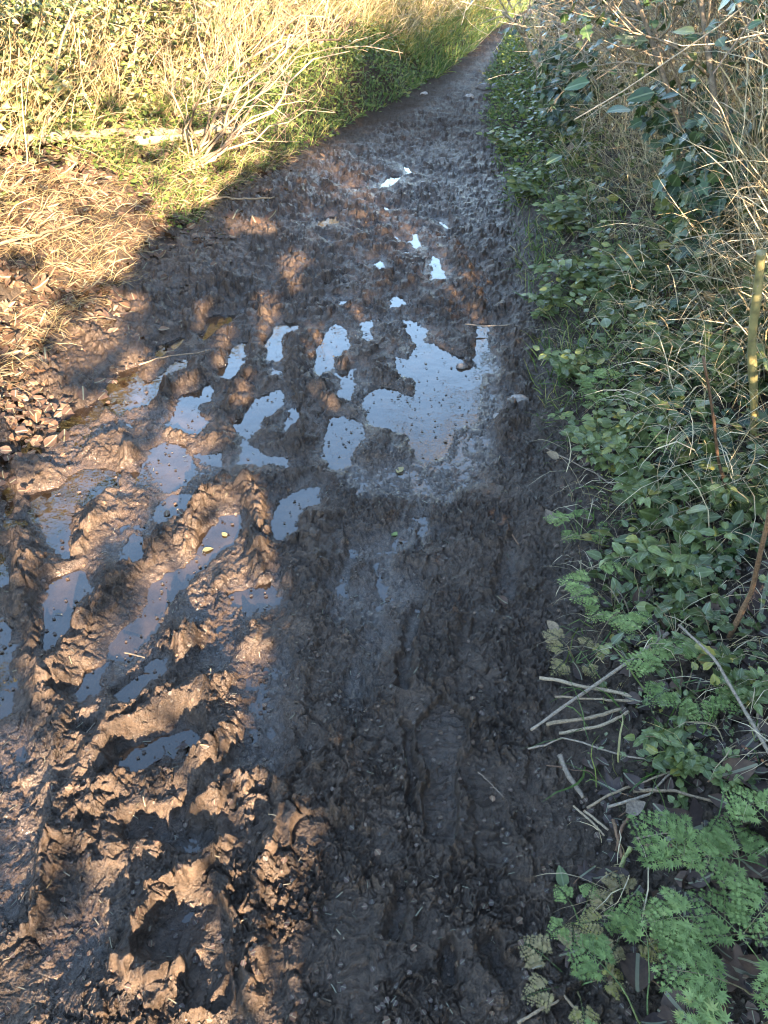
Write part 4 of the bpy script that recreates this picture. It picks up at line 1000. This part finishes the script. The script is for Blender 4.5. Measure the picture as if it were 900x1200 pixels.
# stones
M_STONE = bark_mat('stone', [(0,(.09,.08,.075)),(1,(.26,.23,.20))], .6, 60, .6, .4)
def stone(label, px, py, sx, sy, sz, rnd, lift=.0):
    p = G(px, py, .0); p[2] = max(float(ground_z(np.array([p[0]]), np.array([p[1]]))[0]), 0)+lift
    bm = __import__('bmesh').new(); __import__('bmesh').ops.create_icosphere(bm, subdivisions=3, radius=1)
    V = np.array([v.co[:] for v in bm.verts]); Fc = np.array([[v.index for v in f.verts] for f in bm.faces]); bm.free()
    s = rnd*37; V = V*(1+.22*fbm(V[:,0]*1.3+s, V[:,1]*1.3+V[:,2]*1.7, 3, int(s)))[:,None]*[sx,sy,sz]
    C = np.zeros((len(V),3)); C[:,2] = rnd
    me = raw_mesh('stone', V, Fc.ravel(), np.full(len(Fc),3), C); return tag(link('stone', me, M_STONE, None, tuple(p)), label, 'stone')
stone('dark rounded pebble at the right of the big blue puddle', 541,431,.028,.02,.018,.1,.006)
stone('pale angular flint at the mud edge, right of the big puddle', 606,478,.045,.035,.022,.7)
stone('small pale stone just left of the angular flint', 583,492,.022,.02,.014,.8)
stone('light stone in the path near the far strip of puddles', 550,118,.07,.05,.04,.9)
stone('left one of the two dark lumps of rock by the far path edge', 567,107,.10,.08,.07,.15)
stone('right one of the two dark lumps of rock by the far path edge', 583,110,.09,.08,.06,.2)
stone('yellowish stone on the bare left edge of the far path', 497,115,.05,.04,.03,1.)
# fallen branches on the left bank
def branch_thing(label, P3, r0, r1, twigs=0, name='fallen_branch', mat=None, nb=3, L=.5):
    P3 = np.array(P3, float); n = 18; s = np.linspace(0,len(P3)-1,n); i = np.minimum(s.astype(int),len(P3)-2); f = (s-i)[:,None]; C = P3[i]*(1-f)+P3[i+1]*f
    w = R.normal(0,1,(n,3)).cumsum(0); w -= w[0]+(w[-1]-w[0])*np.linspace(0,1,n)[:,None]; C = C+w*.006
    o = C[0].copy(); th = thing(name, label, 'branch', tuple(o)); B = Batch(); rr = np.linspace(r0,r1,n)*(1+R.normal(0,.05,n)); B.tubes(C[None], rr[None], 10); B.obj('limb', mat or M_STICKP, th)
    if twigs:
        Q, Qr = grow(C[None], rr[None], nb, L, .5, .1, 8, .5, .35); T = Batch(); T.tubes(Q, Qr, 6); 
        W, Wr = grow(Q, Qr, twigs, L*.45, .5, .1, 6, .55, .2); T.tubes(W, Wr, 4); T.obj('side_twigs', mat or M_STICKP, th)['kind'] = 'stuff'
    return th
branch_thing('thick pale log lying along the sunlit left bank', [GP(-30,165,.10),GP(60,160,.10),GP(130,155,.09),GP(212,155,.07)], .036,.026, 0, 'fallen_log', M_LOG)
branch_thing('thinner crooked branch continuing right of the pale log', [GP(160,165,.08),GP(210,158,.09),GP(260,152,.12),GP(300,158,.05)], .03,.016, 2)
branch_thing('bare pale branch caught in the ivy above the log', [GP(95,84,.25),GP(120,74,.28),GP(150,66,.25)], .022,.018, 0)
branch_thing('long crooked thin branch across the top left ivy', [GP(60,30,.35),GP(100,52,.3),GP(160,54,.32)], .012,.008, 3)
branch_thing('brown stick curving over the leaf litter at the left edge', [GP(-10,290,.05),GP(50,278,.09),GP(104,256,.10)], .009,.006, 0)
branch_thing('second curved pale stick under the brown one at the left edge', [GP(5,284,.03),GP(40,288,.03),GP(95,262,.05)], .006,.005, 0)
branch_thing('straight stick lying on the left bank beside the tan leaves', [GP(235,236,.03),GP(322,231,.03)], .008,.006, 0)
branch_thing('pale forked dead branch leaning out of the far right hedge', [at_y(640,92,7.6),at_y(628,72,7.5),at_y(608,40,7.4),at_y(588,12,7.3)], .028,.010, 2, 'dead_branch', M_PALE, 7, .32)
def canes():
    b = GP(228,195,.0); 
    specs = [(292,88),(352,42),(472,62),(425,8),(205,100),(180,62),(392,132),(330,60),(262,40),(300,10),(380,20),(140,110),(110,140),(240,60),(345,110),(410,60),(285,130),(60,130)]
    th = thing('bramble_bush', 'many stemmed pale shrub fanning out over the edge of the left bank', 'shrub', tuple(b))
    P = []
    for (px,py) in specs:
        Y = b[1]+R.uniform(-.5,1.4); e = at_y(px,py,Y); P.append(curve(b+R.normal(0,.05,3)*[1,1,0], e, 9, R.uniform(0,.14), .12))
    P = np.array(P); Rd = R.uniform(.006,.013,len(P))[:,None]*np.linspace(1,.4,9)[None]
    for q in range(len(P)):
        B = Batch(); B.tubes(P[q:q+1], Rd[q:q+1], 6); B.obj('cane', M_STRAWTWIG, th)
    Q, Qr = grow(P, Rd, 7, .24, .45, .1, 7, .5); B = Batch(); B.tubes(Q, np.maximum(Qr,.0022), 4); B.obj('twigs', M_STRAWTWIG, th)['kind'] = 'stuff'
    W, Wr = grow(Q, Qr, 3, .2, .5, .1, 5, .6); B = Batch(); B.tubes(W, np.maximum(Wr,.0018), 3, cap=False); B.obj('twigs', M_STRAWTWIG, th)['kind'] = 'stuff'
canes()
# big glossy ivy leaves spilling out of the right hedge
def ivy_spray(label, cx, cy, rx, ry, t0, n, sz):
    a = R.random(n)*6.28; q = np.sqrt(R.random(n)); P = []
    for i in range(n):
        px = cx+rx*q[i]*math.cos(a[i]); py = cy+ry*q[i]*math.sin(a[i]); v = (px-450)/F; u = (600-py)/F; t = t0+R.uniform(-.16,.22)-.12*(1-q[i])
        P.append([v*t, (cp+sp*u)*t, CAMH+(-sp+cp*u)*t])
    P = np.array(P); c = P.mean(0); th = thing('ivy_plant', label, 'ivy', tuple(c)); m = len(P)
    D = np.stack([R.normal(-.35,.45,m), R.normal(-.15,.45,m), R.normal(-.75,.3,m)],-1); up = np.stack([R.normal(-.5,.4,m), R.normal(-.55,.4,m), R.normal(.7,.3,m)],-1)
    B = Batch(); B.inst(T_IVY, rot_axes(D, up), P, sc=sz*R.uniform(.55,1.3,m)); B.obj('foliage', M_IVY, th)
    k = 10; S = Batch(); b0 = c+np.stack([R.normal(.3,.05,k), R.normal(.1,.2,k), R.normal(-.1,.15,k)],-1); e = P[R.integers(0,m,k)]
    S.tubes(np.array([curve(b0[i], e[i], 8, .05, .15) for i in range(k)]), np.linspace(.005,.002,8)[None]*np.ones((k,1)), 5); S.obj('stem', M_TWIG, th)
ivy_spray('hanging ivy with big glossy pale blue leaves at the right edge of the hedge', 850,215,75,85,3.05,420,.068)
ivy_spray('darker hanging ivy below the glossy one, by the top of the thorny stem', 800,130,60,40,3.6,220,.06)
ivy_spray('dark ivy in the top of the hedge next to the bend of the lane', 668,100,38,55,6.0,420,.07)
# ------------------------------------------------------------------ camera, sun, sky
cam = bpy.data.cameras.new('camera'); co = bpy.data.objects.new('camera', cam); COL.objects.link(co)
cam.sensor_fit = 'VERTICAL'; cam.sensor_height = 36; cam.lens = 36*F/1200; cam.clip_start = .02; cam.clip_end = 3000
co.location = (0,0,CAMH); co.rotation_euler = (math.pi/2-PITCH, 0, 0); SC.camera = co
sl = bpy.data.lights.new('sun', 'SUN'); sl.energy = 5.0; sl.angle = math.radians(.5); sl.color = (1,.77,.53)
so = bpy.data.objects.new('sun', sl); COL.objects.link(so)
from mathutils import Vector
so.rotation_euler = Vector(SUN).to_track_quat('Z', 'Y').to_euler()
w = bpy.data.worlds.new('World'); SC.world = w; w.use_nodes = True; nt = w.node_tree
sky = nt.nodes.new('ShaderNodeTexSky'); sky.sky_type = 'NISHITA'; sky.sun_disc = False
sky.sun_elevation = SUN_EL; sky.sun_rotation = math.atan2(SUN[0], SUN[1]); sky.air_density = 1.0; sky.dust_density = .3
nt.links.new(sky.outputs[0], nt.nodes['Background'].inputs[0]); nt.nodes['Background'].inputs[1].default_value = .107
SC.view_settings.view_transform = 'Standard'; SC.view_settings.look = 'None'; SC.view_settings.gamma = 1
SC.view_settings.use_curve_mapping = False; SC.view_settings.exposure = EXPO
SC.cycles.use_denoising = True
SC.cycles.max_bounces = 6; SC.cycles.diffuse_bounces = 3; SC.cycles.glossy_bounces = 3; SC.cycles.transparent_max_bounces = 6
SC.cycles.use_adaptive_sampling = True; SC.cycles.adaptive_threshold = .02
SC.cycles.caustics_reflective = False; SC.cycles.caustics_refractive = False
SC.cycles.pixel_filter_type = 'BLACKMAN_HARRIS'; SC.cycles.filter_width = 1.1
